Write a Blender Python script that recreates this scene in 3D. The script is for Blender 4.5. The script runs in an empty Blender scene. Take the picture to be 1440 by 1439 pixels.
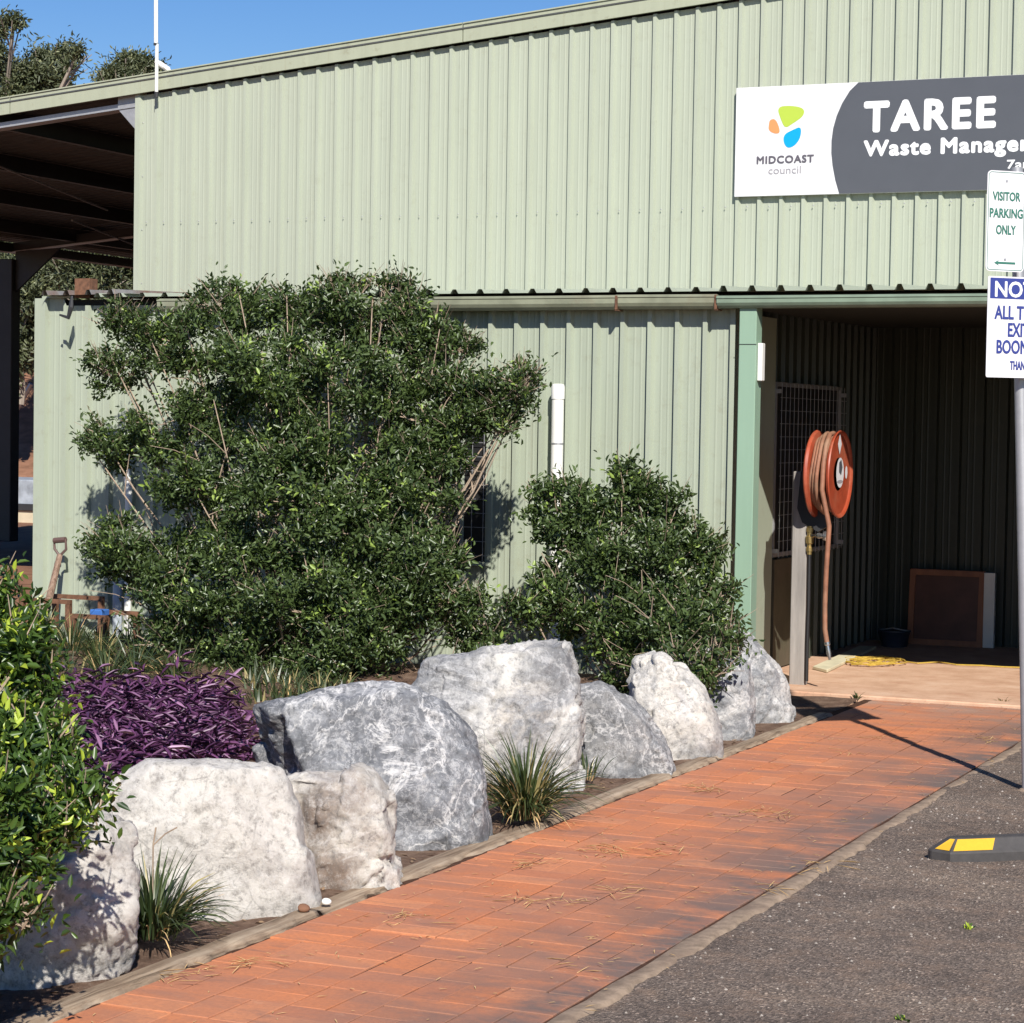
import bpy, bmesh, math, random
import numpy as np
from mathutils import Vector, Matrix, noise
sc = bpy.context.scene
COL = sc.collection
rnd = random.Random(7)
R_ = math.radians

# ---------------------------------------------------------------- camera
H = 1.72
FPX = 3200.4
CR = Vector((0.91332128, 0.40691037, 0.0163762))
CU = Vector((-0.03027876, 0.02775022, 0.9991562))
CF = Vector((-0.40611258, 0.91304648, -0.03766561))
CAM = Vector((0, 0, H))
cam = bpy.data.cameras.new('camera')
cam.sensor_fit = 'HORIZONTAL'; cam.sensor_width = 36; cam.lens = 36 * FPX / 1440
cam.clip_start = .1; cam.clip_end = 3000
co = bpy.data.objects.new('camera', cam); COL.objects.link(co)
m = Matrix((CR, CU, -CF)).transposed().to_4x4(); m.translation = CAM
co.matrix_world = m
sc.camera = co
# ---------------------------------------------------------------- light
SUN_AZ, SUN_EL = 32.8, 37.0       # travels left of +Y and down
dsun = Vector((-math.sin(R_(SUN_AZ)) * math.cos(R_(SUN_EL)), math.cos(R_(SUN_AZ)) * math.cos(R_(SUN_EL)), -math.sin(R_(SUN_EL))))
world = bpy.data.worlds.new('World'); sc.world = world; world.use_nodes = True
wn = world.node_tree.nodes; wl = world.node_tree.links
bg = wn['Background']; sky = wn.new('ShaderNodeTexSky'); sky.sky_type = 'NISHITA'; sky.sun_disc = False
sky.sun_elevation = R_(SUN_EL); sky.sun_rotation = math.atan2(-dsun.x, -dsun.y)
sky.altitude = 0; sky.air_density = 1.0; sky.dust_density = 0.1; sky.ozone_density = 3.0
hs = wn.new('ShaderNodeHueSaturation'); hs.inputs['Saturation'].default_value = 1.35; hs.inputs['Hue'].default_value = .515
wl.new(sky.outputs[0], hs.inputs['Color']); wl.new(hs.outputs[0], bg.inputs[0]); bg.inputs[1].default_value = 0.075
sun = bpy.data.lights.new('sun', 'SUN'); sun.energy = 5.0; sun.angle = R_(.53); sun.color = (1, .955, .88)
so = bpy.data.objects.new('sun', sun); COL.objects.link(so)
so.rotation_euler = dsun.to_track_quat('-Z', 'Y').to_euler()
vs = sc.view_settings; vs.view_transform = 'Standard'; vs.look = 'None'; vs.exposure = 0.45; vs.gamma = 1; vs.use_curve_mapping = False
sc.render.engine = 'CYCLES'
sc.cycles.max_bounces = 8; sc.cycles.transparent_max_bounces = 8

# ---------------------------------------------------------------- helpers
def ray(x, y): return CF * FPX + CR * (x - 720) + CU * (719.5 - y)
def onY(x, y, Y): d = ray(x, y); return CAM + d * (Y / d.y)
def onX(x, y, X): d = ray(x, y); return CAM + d * (X / d.x)
def onZ(x, y, z=0): d = ray(x, y); return CAM + d * ((z - H) / d.z)
def at(x, y, dist): d = ray(x, y); return CAM + d * (dist / FPX)       # dist along the view axis

def tag(o, label=None, cat=None, group=None, kind=None):
    if label: o['label'] = label
    if cat: o['category'] = cat
    if group: o['group'] = group
    if kind: o['kind'] = kind
    return o
def empty(name, loc, label, cat, group=None):
    o = bpy.data.objects.new(name, None); COL.objects.link(o); o.location = loc; o.empty_display_size = .1
    return tag(o, label, cat, group)
def link(name, me, parent=None):
    o = bpy.data.objects.new(name, me); COL.objects.link(o)
    if parent is not None:
        o.parent = parent
        o.matrix_parent_inverse = wmat(parent).inverted()
    return o
def wmat(o):
    mm = Matrix.LocRotScale(o.location, o.rotation_euler, o.scale)
    return (wmat(o.parent) @ o.matrix_parent_inverse @ mm) if o.parent else mm
def mesh_from(name, verts, faces, mat, smooth=False):
    me = bpy.data.meshes.new(name); me.from_pydata([tuple(v) for v in verts], [], faces); me.update()
    if mat: me.materials.append(mat)
    if smooth: me.polygons.foreach_set('use_smooth', [True] * len(me.polygons))
    return me
class MB:
    def __init__(s): s.v = []; s.f = []
    def box(s, a, b):
        x0, y0, z0 = a; x1, y1, z1 = b; n = len(s.v)
        s.v += [(x, y, z) for z in (z0, z1) for y in (y0, y1) for x in (x0, x1)]
        s.f += [tuple(n + i for i in q) for q in ((0, 2, 3, 1), (4, 5, 7, 6), (0, 1, 5, 4), (2, 6, 7, 3), (0, 4, 6, 2), (1, 3, 7, 5))]
        return s
    def obox(s, c, ax, ay, az):
        n = len(s.v); c = Vector(c); ax, ay, az = Vector(ax), Vector(ay), Vector(az)
        s.v += [tuple(c + ax * i + ay * j + az * k) for k in (-1, 1) for j in (-1, 1) for i in (-1, 1)]
        s.f += [tuple(n + i for i in q) for q in ((0, 2, 3, 1), (4, 5, 7, 6), (0, 1, 5, 4), (2, 6, 7, 3), (0, 4, 6, 2), (1, 3, 7, 5))]
        return s
    def beam(s, a, b, w, h, up=(0, 0, 1)):
        a, b = Vector(a), Vector(b); d = b - a; L = d.length; d.normalize()
        side = d.cross(Vector(up)).normalized(); u = side.cross(d)
        return s.obox((a + b) / 2, d * L / 2, side * w / 2, u * h / 2)
    def tube(s, pts, r, n=8, cap=True):
        pts = [Vector(p) for p in pts]; k0 = len(s.v)
        rs = r if isinstance(r, (list, tuple)) else [r] * len(pts)
        ref = None
        for i, p in enumerate(pts):
            d = (pts[min(i + 1, len(pts) - 1)] - pts[max(i - 1, 0)]).normalized()
            if ref is None: ref = d.orthogonal().normalized()
            ref = (ref - d * ref.dot(d)).normalized(); bb = d.cross(ref)
            for j in range(n):
                a = 2 * math.pi * j / n
                s.v.append(tuple(p + (ref * math.cos(a) + bb * math.sin(a)) * rs[i]))
        for i in range(len(pts) - 1):
            for j in range(n):
                s.f.append((k0 + i * n + j, k0 + i * n + (j + 1) % n, k0 + (i + 1) * n + (j + 1) % n, k0 + (i + 1) * n + j))
        if cap:
            s.f.append(tuple(k0 + j for j in reversed(range(n)))); s.f.append(tuple(k0 + (len(pts) - 1) * n + j for j in range(n)))
        return s
    def lathe(s, c, axis, prof, n=40):
        c = Vector(c); ax = Vector(axis).normalized(); u = ax.orthogonal().normalized(); w = ax.cross(u); k0 = len(s.v)
        for t, r in prof:
            for j in range(n):
                a = 2 * math.pi * j / n; s.v.append(tuple(c + ax * t + (u * math.cos(a) + w * math.sin(a)) * r))
        m_ = len(prof)
        for i in range(m_ - 1):
            for j in range(n): s.f.append((k0 + i * n + j, k0 + i * n + (j + 1) % n, k0 + (i + 1) * n + (j + 1) % n, k0 + (i + 1) * n + j))
        s.f.append(tuple(k0 + j for j in reversed(range(n)))); s.f.append(tuple(k0 + (m_ - 1) * n + j for j in range(n)))
        return s
    def poly(s, pts, d):
        """prism: polygon pts extruded by vector d"""
        n = len(s.v); k = len(pts); d = Vector(d)
        s.v += [tuple(p) for p in pts] + [tuple(Vector(p) + d) for p in pts]
        s.f.append(tuple(range(n, n + k))); s.f.append(tuple(reversed(range(n + k, n + 2 * k))))
        for i in range(k): s.f.append((n + i, n + k + i, n + k + (i + 1) % k, n + (i + 1) % k))
        return s
    def build(s, name, mat, parent=None, smooth=False, bevel=0, seg=1):
        me = mesh_from(name, s.v, s.f, mat, False)
        bm = bmesh.new(); bm.from_mesh(me)
        bmesh.ops.recalc_face_normals(bm, faces=bm.faces)
        if bevel: bmesh.ops.bevel(bm, geom=[e for e in bm.edges], offset=bevel, segments=seg, affect='EDGES', profile=.6, clamp_overlap=True)
        if smooth:
            for f in bm.faces: f.smooth = len(f.verts) < 5
            for e in bm.edges:
                if len(e.link_faces) == 2 and e.calc_face_angle(0) > R_(38): e.smooth = False
        bm.to_mesh(me); bm.free()
        return link(name, me, parent)

# ---------------------------------------------------------------- materials
MATS = {}
def nmat(name, rough=.6, metal=0, spec=.5):
    m = bpy.data.materials.new(name); m.use_nodes = True; nt = m.node_tree
    b = nt.nodes['Principled BSDF']; b.inputs['Roughness'].default_value = rough; b.inputs['Metallic'].default_value = metal
    b.inputs['Specular IOR Level'].default_value = spec
    MATS[name] = m; return m, nt, b
def N(nt, t, **k):
    n = nt.nodes.new(t)
    for a, v in k.items(): setattr(n, a, v)
    return n
def setin(n, **k):
    for a, v in k.items(): n.inputs[a].default_value = v
def coords(nt, mode='pos', scale=(1, 1, 1)):
    if mode == 'pos': g = N(nt, 'ShaderNodeNewGeometry'); out = g.outputs['Position']
    else: g = N(nt, 'ShaderNodeTexCoord'); out = g.outputs['Object']
    mp = N(nt, 'ShaderNodeMapping'); mp.inputs['Scale'].default_value = scale; nt.links.new(out, mp.inputs['Vector']); return mp.outputs[0]
def tex(nt, vec, scale, detail=6, rough=.6, dist=0, kind='ShaderNodeTexNoise'):
    n = N(nt, kind); n.inputs['Scale'].default_value = scale
    if kind == 'ShaderNodeTexNoise': setin(n, Detail=detail, Roughness=rough, Distortion=dist)
    nt.links.new(vec, n.inputs['Vector']); return n
def ramp(nt, src, stops):
    r = N(nt, 'ShaderNodeValToRGB'); cr = r.color_ramp
    while len(cr.elements) < len(stops): cr.elements.new(.5)
    for e, (p, c) in zip(cr.elements, stops):
        e.position = p; e.color = (c, c, c, 1) if isinstance(c, (int, float)) else (*c, 1)
    nt.links.new(src, r.inputs[0]); return r.outputs[0]
def mix(nt, fac, a, b, mode='MIX'):
    n = N(nt, 'ShaderNodeMix', data_type='RGBA', blend_type=mode)
    for i, v in ((0, fac), (6, a), (7, b)):
        if hasattr(v, 'is_linked') or hasattr(v, 'links'): nt.links.new(v, n.inputs[i])
        elif isinstance(v, (int, float)): n.inputs[i].default_value = v
        else: n.inputs[i].default_value = (*v, 1)
    return n.outputs[2]
def bump(nt, b, h, strength=.3, dist=.01):
    n = N(nt, 'ShaderNodeBump'); setin(n, Strength=strength, Distance=dist); nt.links.new(h, n.inputs['Height'])
    nt.links.new(n.outputs[0], b.inputs['Normal']); return n
def plain(name, col, rough=.6, metal=0, var=.15, scale=6, bmp=0, spec=.5, dirt=None, streak=False):
    m, nt, b = nmat(name, rough, metal, spec)
    v = coords(nt, 'pos', (1, 1, .12) if streak else (1, 1, 1)); t = tex(nt, v, scale, 8, .62)
    d = tuple(c * (1 - var) for c in col); l = tuple(min(1, c * (1 + var * .6)) for c in col)
    c = ramp(nt, t.outputs['Fac'], [(.3, d), (.7, l)])
    if dirt:
        t2 = tex(nt, coords(nt), 2.2, 9, .7); f = ramp(nt, t2.outputs['Fac'], [(dirt[1], 0), (dirt[1] + .2, dirt[2])])
        c = mix(nt, f, c, dirt[0])
    nt.links.new(c, b.inputs['Base Color'])
    if bmp: bump(nt, b, t.outputs['Fac'], bmp, .005)
    return m

# painted steel cladding
def cladding(name, col, grime):
    m, nt, b = nmat(name, .42, 0, .4)
    v = coords(nt, 'pos', (7, 1, .35)); t = tex(nt, v, 1.6, 6, .6)
    c = ramp(nt, t.outputs['Fac'], [(.3, tuple(x * .92 for x in col)), (.72, tuple(x * 1.04 for x in col))])
    t2 = tex(nt, coords(nt), 9, 9, .75); f = ramp(nt, t2.outputs['Fac'], [(.55, 0), (.8, grime)])
    c = mix(nt, f, c, (.22, .2, .13))
    t3 = tex(nt, coords(nt, 'pos', (22, 1, .5)), 1.0, 5, .6); f3 = ramp(nt, t3.outputs['Fac'], [(.6, 0), (.78, grime * .8)])
    c = mix(nt, f3, c, (.30, .29, .2))
    nt.links.new(c, b.inputs['Base Color'])
    t4 = tex(nt, coords(nt, 'pos', (1, 1, .5)), 3, 3, .5); bump(nt, b, t4.outputs['Fac'], .12, .01)
    return m
M_clad = cladding('pale_green_steel', (.38, .41, .325), .26)
M_clad_shade = cladding('shade_toned_bay_steel', (.038, .046, .036), .12)  # darkened copy of the cladding: recess shade is put into the colour
M_clad2 = cladding('weathered_green_steel', (.35, .388, .302), .45)
M_barge = cladding('bargeboard_steel', (.36, .38, .28), .95)
M_post = plain('sage_green_steel', (.25, .37, .27), .45, var=.12, scale=3, streak=True)
M_gut = plain('gutter_steel', (.25, .26, .18), .4, var=.3, scale=5, dirt=((.18, .12, .07), .52, .5))
M_gutg = plain('green_gutter', (.20, .26, .19), .35, var=.2)
M_zinc = plain('galvanised_roofing', (.30, .29, .28), .5, .4, var=.25, dirt=((.20, .09, .045), .45, .8))
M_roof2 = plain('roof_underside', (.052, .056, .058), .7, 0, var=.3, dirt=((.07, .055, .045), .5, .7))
M_galv = plain('galvanised_steel', (.42, .42, .43), .45, .5, var=.12, scale=20)
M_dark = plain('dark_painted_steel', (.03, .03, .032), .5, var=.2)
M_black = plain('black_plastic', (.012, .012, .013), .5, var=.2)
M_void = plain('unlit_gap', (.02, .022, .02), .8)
M_white = plain('white_plastic', (.78, .77, .72), .35, var=.05)
M_rust = plain('rusty_steel', (.16, .075, .04), .8, 0, var=.5, scale=30, bmp=.3)
M_oldw = plain('weathered_timber_post', (.30, .275, .25), .8, var=.35, scale=14, streak=True, bmp=.5)
M_tim = None
def timber(name, a, b_, axis):
    m, nt, b = nmat(name, .85, 0, .25)
    s = [22, 22, 22]; s[axis] = 1.2
    t = tex(nt, coords(nt, 'pos', tuple(s)), 1.5, 8, .7, .6)
    c = ramp(nt, t.outputs['Fac'], [(.32, tuple(x * .3 for x in a)), (.45, a), (.65, b_)])
    t2 = tex(nt, coords(nt), 5, 6, .6); c = mix(nt, ramp(nt, t2.outputs['Fac'], [(.5, 0), (.75, .7)]), c, (.17, .11, .07))
    nt.links.new(c, b.inputs['Base Color']); bump(nt, b, t.outputs['Fac'], .8, .012); return m
M_tim = timber('weathered_sleeper_timber', (.26, .19, .13), (.42, .33, .24), 1)
M_conc = plain('edge_concrete', (.29, .215, .155), .9, var=.4, scale=18, bmp=.6, dirt=((.17, .12, .09), .5, .8), spec=.2)
def brickmat():
    m, nt, b = nmat('terracotta_paver', .8, 0, .25)
    oi = N(nt, 'ShaderNodeObjectInfo')
    base = ramp(nt, oi.outputs['Random'], [(0, (.53, .185, .08)), (.35, (.61, .22, .095)), (.7, (.47, .18, .095)), (1, (.64, .255, .12))])
    t = tex(nt, coords(nt), 60, 6, .7); base = mix(nt, ramp(nt, t.outputs['Fac'], [(.35, .35), (.6, 0)]), base, (.26, .11, .07))
    w = tex(nt, coords(nt, 'pos', (1.1, 3.2, 1)), 1.5, 5, .6, .4)
    f = ramp(nt, w.outputs['Fac'], [(.44, 0), (.68, .62)])
    # tyre-rubbed greyer band toward the car park edge
    g = N(nt, 'ShaderNodeNewGeometry'); sx = N(nt, 'ShaderNodeSeparateXYZ'); nt.links.new(g.outputs['Position'], sx.inputs[0])
    mr = N(nt, 'ShaderNodeMapRange'); setin(mr, **{'From Min': -3.3, 'From Max': -2.55, 'To Min': 0, 'To Max': 1.0}); nt.links.new(sx.outputs[0], mr.inputs[0])
    ml = N(nt, 'ShaderNodeMath', operation='MULTIPLY'); nt.links.new(mr.outputs[0], ml.inputs[0])
    w2 = tex(nt, coords(nt, 'pos', (1, 1.4, 1)), 2.4, 6, .65); nt.links.new(ramp(nt, w2.outputs['Fac'], [(.36, 0), (.56, 1)]), ml.inputs[1])
    c = mix(nt, f, base, (.285, .155, .115)); c = mix(nt, ml.outputs[0], c, (.15, .115, .10))
    w3 = tex(nt, coords(nt, 'pos', (.9, 3.5, 1)), 3.2, 7, .7, .3); c = mix(nt, ramp(nt, w3.outputs['Fac'], [(.56, 0), (.7, .45)]), c, (.15, .10, .085))
    mr2 = N(nt, 'ShaderNodeMapRange'); setin(mr2, **{'From Min': 13.2, 'From Max': 14.2, 'To Min': 0, 'To Max': .85}); nt.links.new(sx.outputs[1], mr2.inputs[0]); ml2 = N(nt, 'ShaderNodeMath', operation='MULTIPLY'); nt.links.new(mr2.outputs[0], ml2.inputs[0]); nt.links.new(ramp(nt, w2.outputs['Fac'], [(.35, 0), (.6, 1)]), ml2.inputs[1]); c = mix(nt, ml2.outputs[0], c, (.33, .24, .19))
    w4 = tex(nt, coords(nt), 1.1, 4, .6); c = mix(nt, ramp(nt, w4.outputs['Fac'], [(.5, 0), (.7, .55)]), c, (.34, .17, .115))
    d = tex(nt, coords(nt), 14, 8, .7); c = mix(nt, ramp(nt, d.outputs['Fac'], [(.6, 0), (.75, .35)]), c, (.62, .42, .30))
    nt.links.new(c, b.inputs['Base Color']); bump(nt, b, t.outputs['Fac'], .5, .003); return m
M_brick = brickmat()
M_sand = plain('paver_joint_soil', (.085, .045, .03), .95, var=.5, scale=40, bmp=.5, spec=.1)
def slabmat():
    m, nt, b = nmat('dusty_concrete', .85, 0, .25)
    t = tex(nt, coords(nt), 3.5, 9, .68); c = ramp(nt, t.outputs['Fac'], [(.3, (.46, .27, .17)), (.55, (.60, .385, .26)), (.75, (.66, .47, .34))])
    t2 = tex(nt, coords(nt, 'pos', (1, 4, 1)), 2.2, 7, .7); c = mix(nt, ramp(nt, t2.outputs['Fac'], [(.52, 0), (.72, .7)]), c, (.42, .20, .12))
    t3 = tex(nt, coords(nt), 40, 5, .7); nt.links.new(mix(nt, ramp(nt, t3.outputs['Fac'], [(.58, 0), (.72, .5)]), c, (.2, .13, .09)), b.inputs['Base Color'])
    bump(nt, b, t3.outputs['Fac'], .3, .004); return m
M_slab = slabmat()
def asphalt():
    m, nt, b = nmat('worn_asphalt', .85, 0, .3)
    t = tex(nt, coords(nt), 1.3, 8, .65); c = ramp(nt, t.outputs['Fac'], [(.32, (.15, .112, .088)), (.52, (.215, .165, .13)), (.72, (.31, .235, .175))])
    v = tex(nt, coords(nt), 130, kind='ShaderNodeTexVoronoi'); v.inputs['Randomness'].default_value = 1
    rc = ramp(nt, v.outputs['Color'], [(.0, .35), (.5, .9), (.78, 1.3), (.9, 2.2), (1, 3.6)])
    c = mix(nt, 1.0, c, rc, 'MULTIPLY')
    t2 = tex(nt, coords(nt), 90, 5, .8); c = mix(nt, ramp(nt, t2.outputs['Fac'], [(.3, .75), (.52, 0)]), c, (.03, .026, .025))
    t5 = tex(nt, coords(nt), 7, 8, .75); c = mix(nt, ramp(nt, t5.outputs['Fac'], [(.48, 0), (.72, .6)]), c, (.33, .22, .15))
    nt.links.new(c, b.inputs['Base Color'])
    ad = N(nt, 'ShaderNodeMath', operation='ADD'); nt.links.new(v.outputs['Distance'], ad.inputs[0]); nt.links.new(t2.outputs['Fac'], ad.inputs[1])
    bump(nt, b, ad.outputs[0], .9, .008); return m
M_asph = asphalt()
def soil():
    m, nt, b = nmat('garden_soil', .95, 0, .15)
    t = tex(nt, coords(nt), 9, 10, .75); c = ramp(nt, t.outputs['Fac'], [(.3, (.08, .05, .036)), (.5, (.20, .125, .088)), (.7, (.34, .24, .17))])
    t2 = tex(nt, coords(nt), 60, 6, .8); nt.links.new(mix(nt, ramp(nt, t2.outputs['Fac'], [(.55, 0), (.68, .7)]), c, (.36, .27, .2)), b.inputs['Base Color'])
    bump(nt, b, t2.outputs['Fac'], 1, .02); return m
M_soil = soil()
M_dirt = plain('bare_dirt_bank', (.25, .13, .08), .95, var=.4, scale=3, bmp=.5, spec=.1)
def rockmat(name, base, grey, veins, gpos, stain=None, seed=0., spots=()):
    m, nt, b = nmat(name, .78, 0, .3)
    v = coords(nt, 'pos'); off = N(nt, 'ShaderNodeVectorMath', operation='ADD'); nt.links.new(v, off.inputs[0]); off.inputs[1].default_value = (seed, seed * 1.7, seed * .6); v = off.outputs[0]
    t = tex(nt, v, 2.6, 10, .70, .5); f = ramp(nt, t.outputs['Fac'], [(gpos - .07, 0), (gpos + .07, 1)])
    g2 = tex(nt, v, 7, 8, .7, .5); gc = ramp(nt, g2.outputs['Fac'], [(.3, tuple(x * .72 for x in grey)), (.7, tuple(min(1, x * 1.3) for x in grey))])
    bc = ramp(nt, g2.outputs['Fac'], [(.3, tuple(x * .8 for x in base)), (.66, base)])
    for (sp_, sr, sc2, sa) in spots:
        sub = N(nt, 'ShaderNodeVectorMath', operation='DISTANCE'); g0 = N(nt, 'ShaderNodeNewGeometry'); nt.links.new(g0.outputs['Position'], sub.inputs[0]); sub.inputs[1].default_value = sp_
        m0 = N(nt, 'ShaderNodeMath', operation='MULTIPLY_ADD'); nt.links.new(t.outputs['Fac'], m0.inputs[0]); m0.inputs[1].default_value = -sr * 1.6; nt.links.new(sub.outputs['Value'], m0.inputs[2])
        m1q = N(nt, 'ShaderNodeMapRange'); setin(m1q, **{'From Min': sr * -.35, 'From Max': sr * .4, 'To Min': sa, 'To Max': 0.}); nt.links.new(m0.outputs[0], m1q.inputs[0])
        bc = mix(nt, m1q.outputs[0], bc, sc2)
    c = mix(nt, f, bc, gc)
    # thin calcite veins
    t3 = tex(nt, v, 3.2, 8, .6, .9); ab = N(nt, 'ShaderNodeMath', operation='SUBTRACT'); nt.links.new(t3.outputs['Fac'], ab.inputs[0]); ab.inputs[1].default_value = .5
    aa = N(nt, 'ShaderNodeMath', operation='ABSOLUTE'); nt.links.new(ab.outputs[0], aa.inputs[0])
    vf = ramp(nt, aa.outputs[0], [(0, veins), (.022, 0)]); c = mix(nt, vf, c, (.74, .72, .70))
    t4 = tex(nt, v, 12, 9, .7, .5); a4 = N(nt, 'ShaderNodeMath', operation='SUBTRACT'); nt.links.new(t4.outputs['Fac'], a4.inputs[0]); a4.inputs[1].default_value = .52
    a5 = N(nt, 'ShaderNodeMath', operation='ABSOLUTE'); nt.links.new(a4.outputs[0], a5.inputs[0])
    c = mix(nt, ramp(nt, a5.outputs[0], [(0, veins * .7), (.03, 0)]), c, (.62, .61, .61))
    vk = tex(nt, v, 4.5, kind='ShaderNodeTexVoronoi'); vk.feature = 'DISTANCE_TO_EDGE'
    ck = ramp(nt, vk.outputs['Distance'], [(0, 1), (.018, 0)]); mk = N(nt, 'ShaderNodeMath', operation='MULTIPLY'); nt.links.new(ck, mk.inputs[0]); nt.links.new(ramp(nt, g2.outputs['Fac'], [(.45, 0), (.6, .6)]), mk.inputs[1])
    c = mix(nt, mk.outputs[0], c, tuple(x * .45 for x in grey))
    tb = tex(nt, v, 5.5, 8, .8); c = mix(nt, ramp(nt, tb.outputs['Fac'], [(.56, 0), (.64, .6)]), c, tuple(x * 1.05 for x in grey))
    t6 = tex(nt, v, 28, 8, .8); c = mix(nt, ramp(nt, t6.outputs['Fac'], [(.36, .75), (.5, 0)]), c, tuple(x * .45 for x in grey)); c = mix(nt, ramp(nt, t6.outputs['Fac'], [(.54, 0), (.66, .5)]), c, (.62, .6, .57))
    if stain:
        t7 = tex(nt, v, 3.0, 8, .7); c = mix(nt, ramp(nt, t7.outputs['Fac'], [(.5, 0), (.68, stain[1])]), c, stain[0])
    nt.links.new(c, b.inputs['Base Color'])
    ad = N(nt, 'ShaderNodeMath', operation='ADD'); nt.links.new(g2.outputs['Fac'], ad.inputs[0]); nt.links.new(t6.outputs['Fac'], ad.inputs[1])
    bump(nt, b, ad.outputs[0], .75, .014)
    return m
def leafmat(name, a, b_, young, ypos=.93, rough=.36, trans=.25, spec=.55):
    m, nt, b = nmat(name, rough, 0, spec)
    at_ = N(nt, 'ShaderNodeAttribute', attribute_name='leafvar')
    c = ramp(nt, at_.outputs['Fac'], [(0, a), (ypos - .06, b_), (ypos, young), (1, tuple(min(1, x * 1.25) for x in young))])
    nt.links.new(c, b.inputs['Base Color'])
    tr = N(nt, 'ShaderNodeBsdfTranslucent'); nt.links.new(mix(nt, 1.0, c, (1.3, 1.5, .6), 'MULTIPLY'), tr.inputs[0])
    ms = N(nt, 'ShaderNodeMixShader'); ms.inputs[0].default_value = trans
    nt.links.new(b.outputs[0], ms.inputs[1]); nt.links.new(tr.outputs[0], ms.inputs[2]); nt.links.new(ms.outputs[0], nt.nodes['Material Output'].inputs[0])
    return m
M_leaf = leafmat('glossy_dark_leaf', (.028, .048, .015), (.108, .158, .048), (.24, .33, .07))
M_leaf3 = leafmat('bright_young_leaf', (.022, .048, .012), (.085, .150, .026), (.34, .42, .05), .84)
M_gum = leafmat('gum_leaf', (.05, .065, .03), (.13, .145, .07), (.2, .21, .1), .9, .5, .15)
M_blade = leafmat('strap_leaf', (.022, .040, .014), (.075, .10, .035), (.30, .25, .11), .9, .4, .2)
M_purple = leafmat('purple_strap_leaf', (.055, .018, .05), (.165, .058, .15), (.30, .16, .27), .9, .4, .15)
M_straw = plain('dry_straw', (.62, .42, .20), .9, var=.3, scale=30)
M_bark = plain('tan_bark', (.33, .25, .18), .85, var=.4, scale=18, bmp=.4)
M_barkg = plain('gum_bark', (.30, .25, .2), .85, var=.5, scale=3, streak=True)

# ================================================================= SETTING: ground
def grid(name, x0, x1, y0, y1, nx, ny, zf, mat):
    xs = np.linspace(x0, x1, nx); ys = np.linspace(y0, y1, ny)
    v = [(x, y, zf(x, y)) for y in ys for x in xs]
    f = [(j * nx + i, j * nx + i + 1, (j + 1) * nx + i + 1, (j + 1) * nx + i) for j in range(ny - 1) for i in range(nx - 1)]
    return tag(link(name, mesh_from(name, v, f, mat, True)), kind='structure')
g = MB(); g.box((-900, -900, -.6), (900, 900, -.12)); tag(g.build('ground', M_dirt), kind='structure')
def aspz(x, y):
    return -.0105 + .006 * noise.noise(Vector((x * 1.3, y * 1.3, 0))) + .007 * noise.noise(Vector((x * 6, y * 3.2, 2))) + .012 * noise.noise(Vector((x * .3, y * .3, 4)))
EDGE = lambda y: -2.53 + .012 * math.sin(y * 1.7) + .02 * noise.noise(Vector((y * .9, 3, 0)))
grid('asphalt', -2.532, 14, -6, 14.25, 330, 330, aspz, M_asph)
g = MB(); g.box((-2.75, -6, -.11), (60, 14.2, -.085)); tag(g.build('asphalt_base', M_asph), kind='structure')

def sm(t): t = max(0, min(1, t)); return t * t * (3 - 2 * t)
def bedz(x, y):
    return -.006 + .22 * sm((-x - 4.15) / 1.0) * sm((14.2 - y) / 1.5) + .03 * noise.noise(Vector((x * 1.1, y * 1.1, 0))) + .012 * noise.noise(Vector((x * 5, y * 5, 0)))
grid('garden_bed_soil', -16, -3.84, 2.5, 14.2, 150, 150, bedz, M_soil)
def farz(x, y): return -.1 + 3.4 * sm((y - 36) / 12.) + .25 * noise.noise(Vector((x * .3, y * .3, 0)))
grid('dirt_bank', -70, 20, 26, 90, 60, 50, farz, M_dirt)

# slab under the awning
g = MB(); g.box((-4.9, 14.28, -.2), (8, 18.3, .02)); s_ = g.build('concrete_slab', M_slab, bevel=.008); tag(s_, kind='structure')

# path: basketweave pavers
path = tag(bpy.data.objects.new('brick_path', None), 'red brick paved path in basketweave running along the boulders to the slab', None, None, 'structure'); COL.objects.link(path)
PX0, PX1, BW = -3.785, -2.545, .248
g = MB(); g.box((PX0 - .06, 2.0, -.12), (PX1 + .03, 14.28, -.0055)); g.build('paver_bedding', M_sand, path)
def brick_mesh(lx, ly, k):
    r = random.Random(k); bm = bmesh.new(); c = .0016
    def ring(ax, ay, z, j=0): return [bm.verts.new((sx * ax + r.uniform(-j, j), sy * ay + r.uniform(-j, j), z + r.uniform(-j, j) * .5)) for sx, sy in ((-1, -1), (1, -1), (1, 1), (-1, 1))]
    a = ring(lx / 2, ly / 2, -.05); b = ring(lx / 2, ly / 2, -c, .0008); d = ring(lx / 2 - c, ly / 2 - c, 0, .0008)
    for p, q in ((a, b), (b, d)):
        for i in range(4): bm.faces.new((p[i], p[(i + 1) % 4], q[(i + 1) % 4], q[i]))
    bm.faces.new(d); me = bpy.data.meshes.new('brick'); bm.to_mesh(me); bm.free(); me.materials.append(M_brick); return me
J = .0055
bmL = [brick_mesh(BW / 2 - J, BW - J, k) for k in range(4)]     # long side along Y
bmC = [brick_mesh(BW - J, BW / 2 - J, k + 9) for k in range(4)]   # long side across
bricks = []
ny = int((14.26 - 2.2) / BW)
for j in range(ny):
    y = 14.26 - (j + .5) * BW
    for i in range(5):
        x = PX0 + (i + .5) * BW
        for h_ in (-.25, .25):
            if (i + j) % 2: bricks.append((x + h_ * BW, y, 0))
            else: bricks.append((x, y + h_ * BW, 1))
bricks.sort(key=lambda b: abs(b[1] - 8.2))
stuffb = MB()
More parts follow.
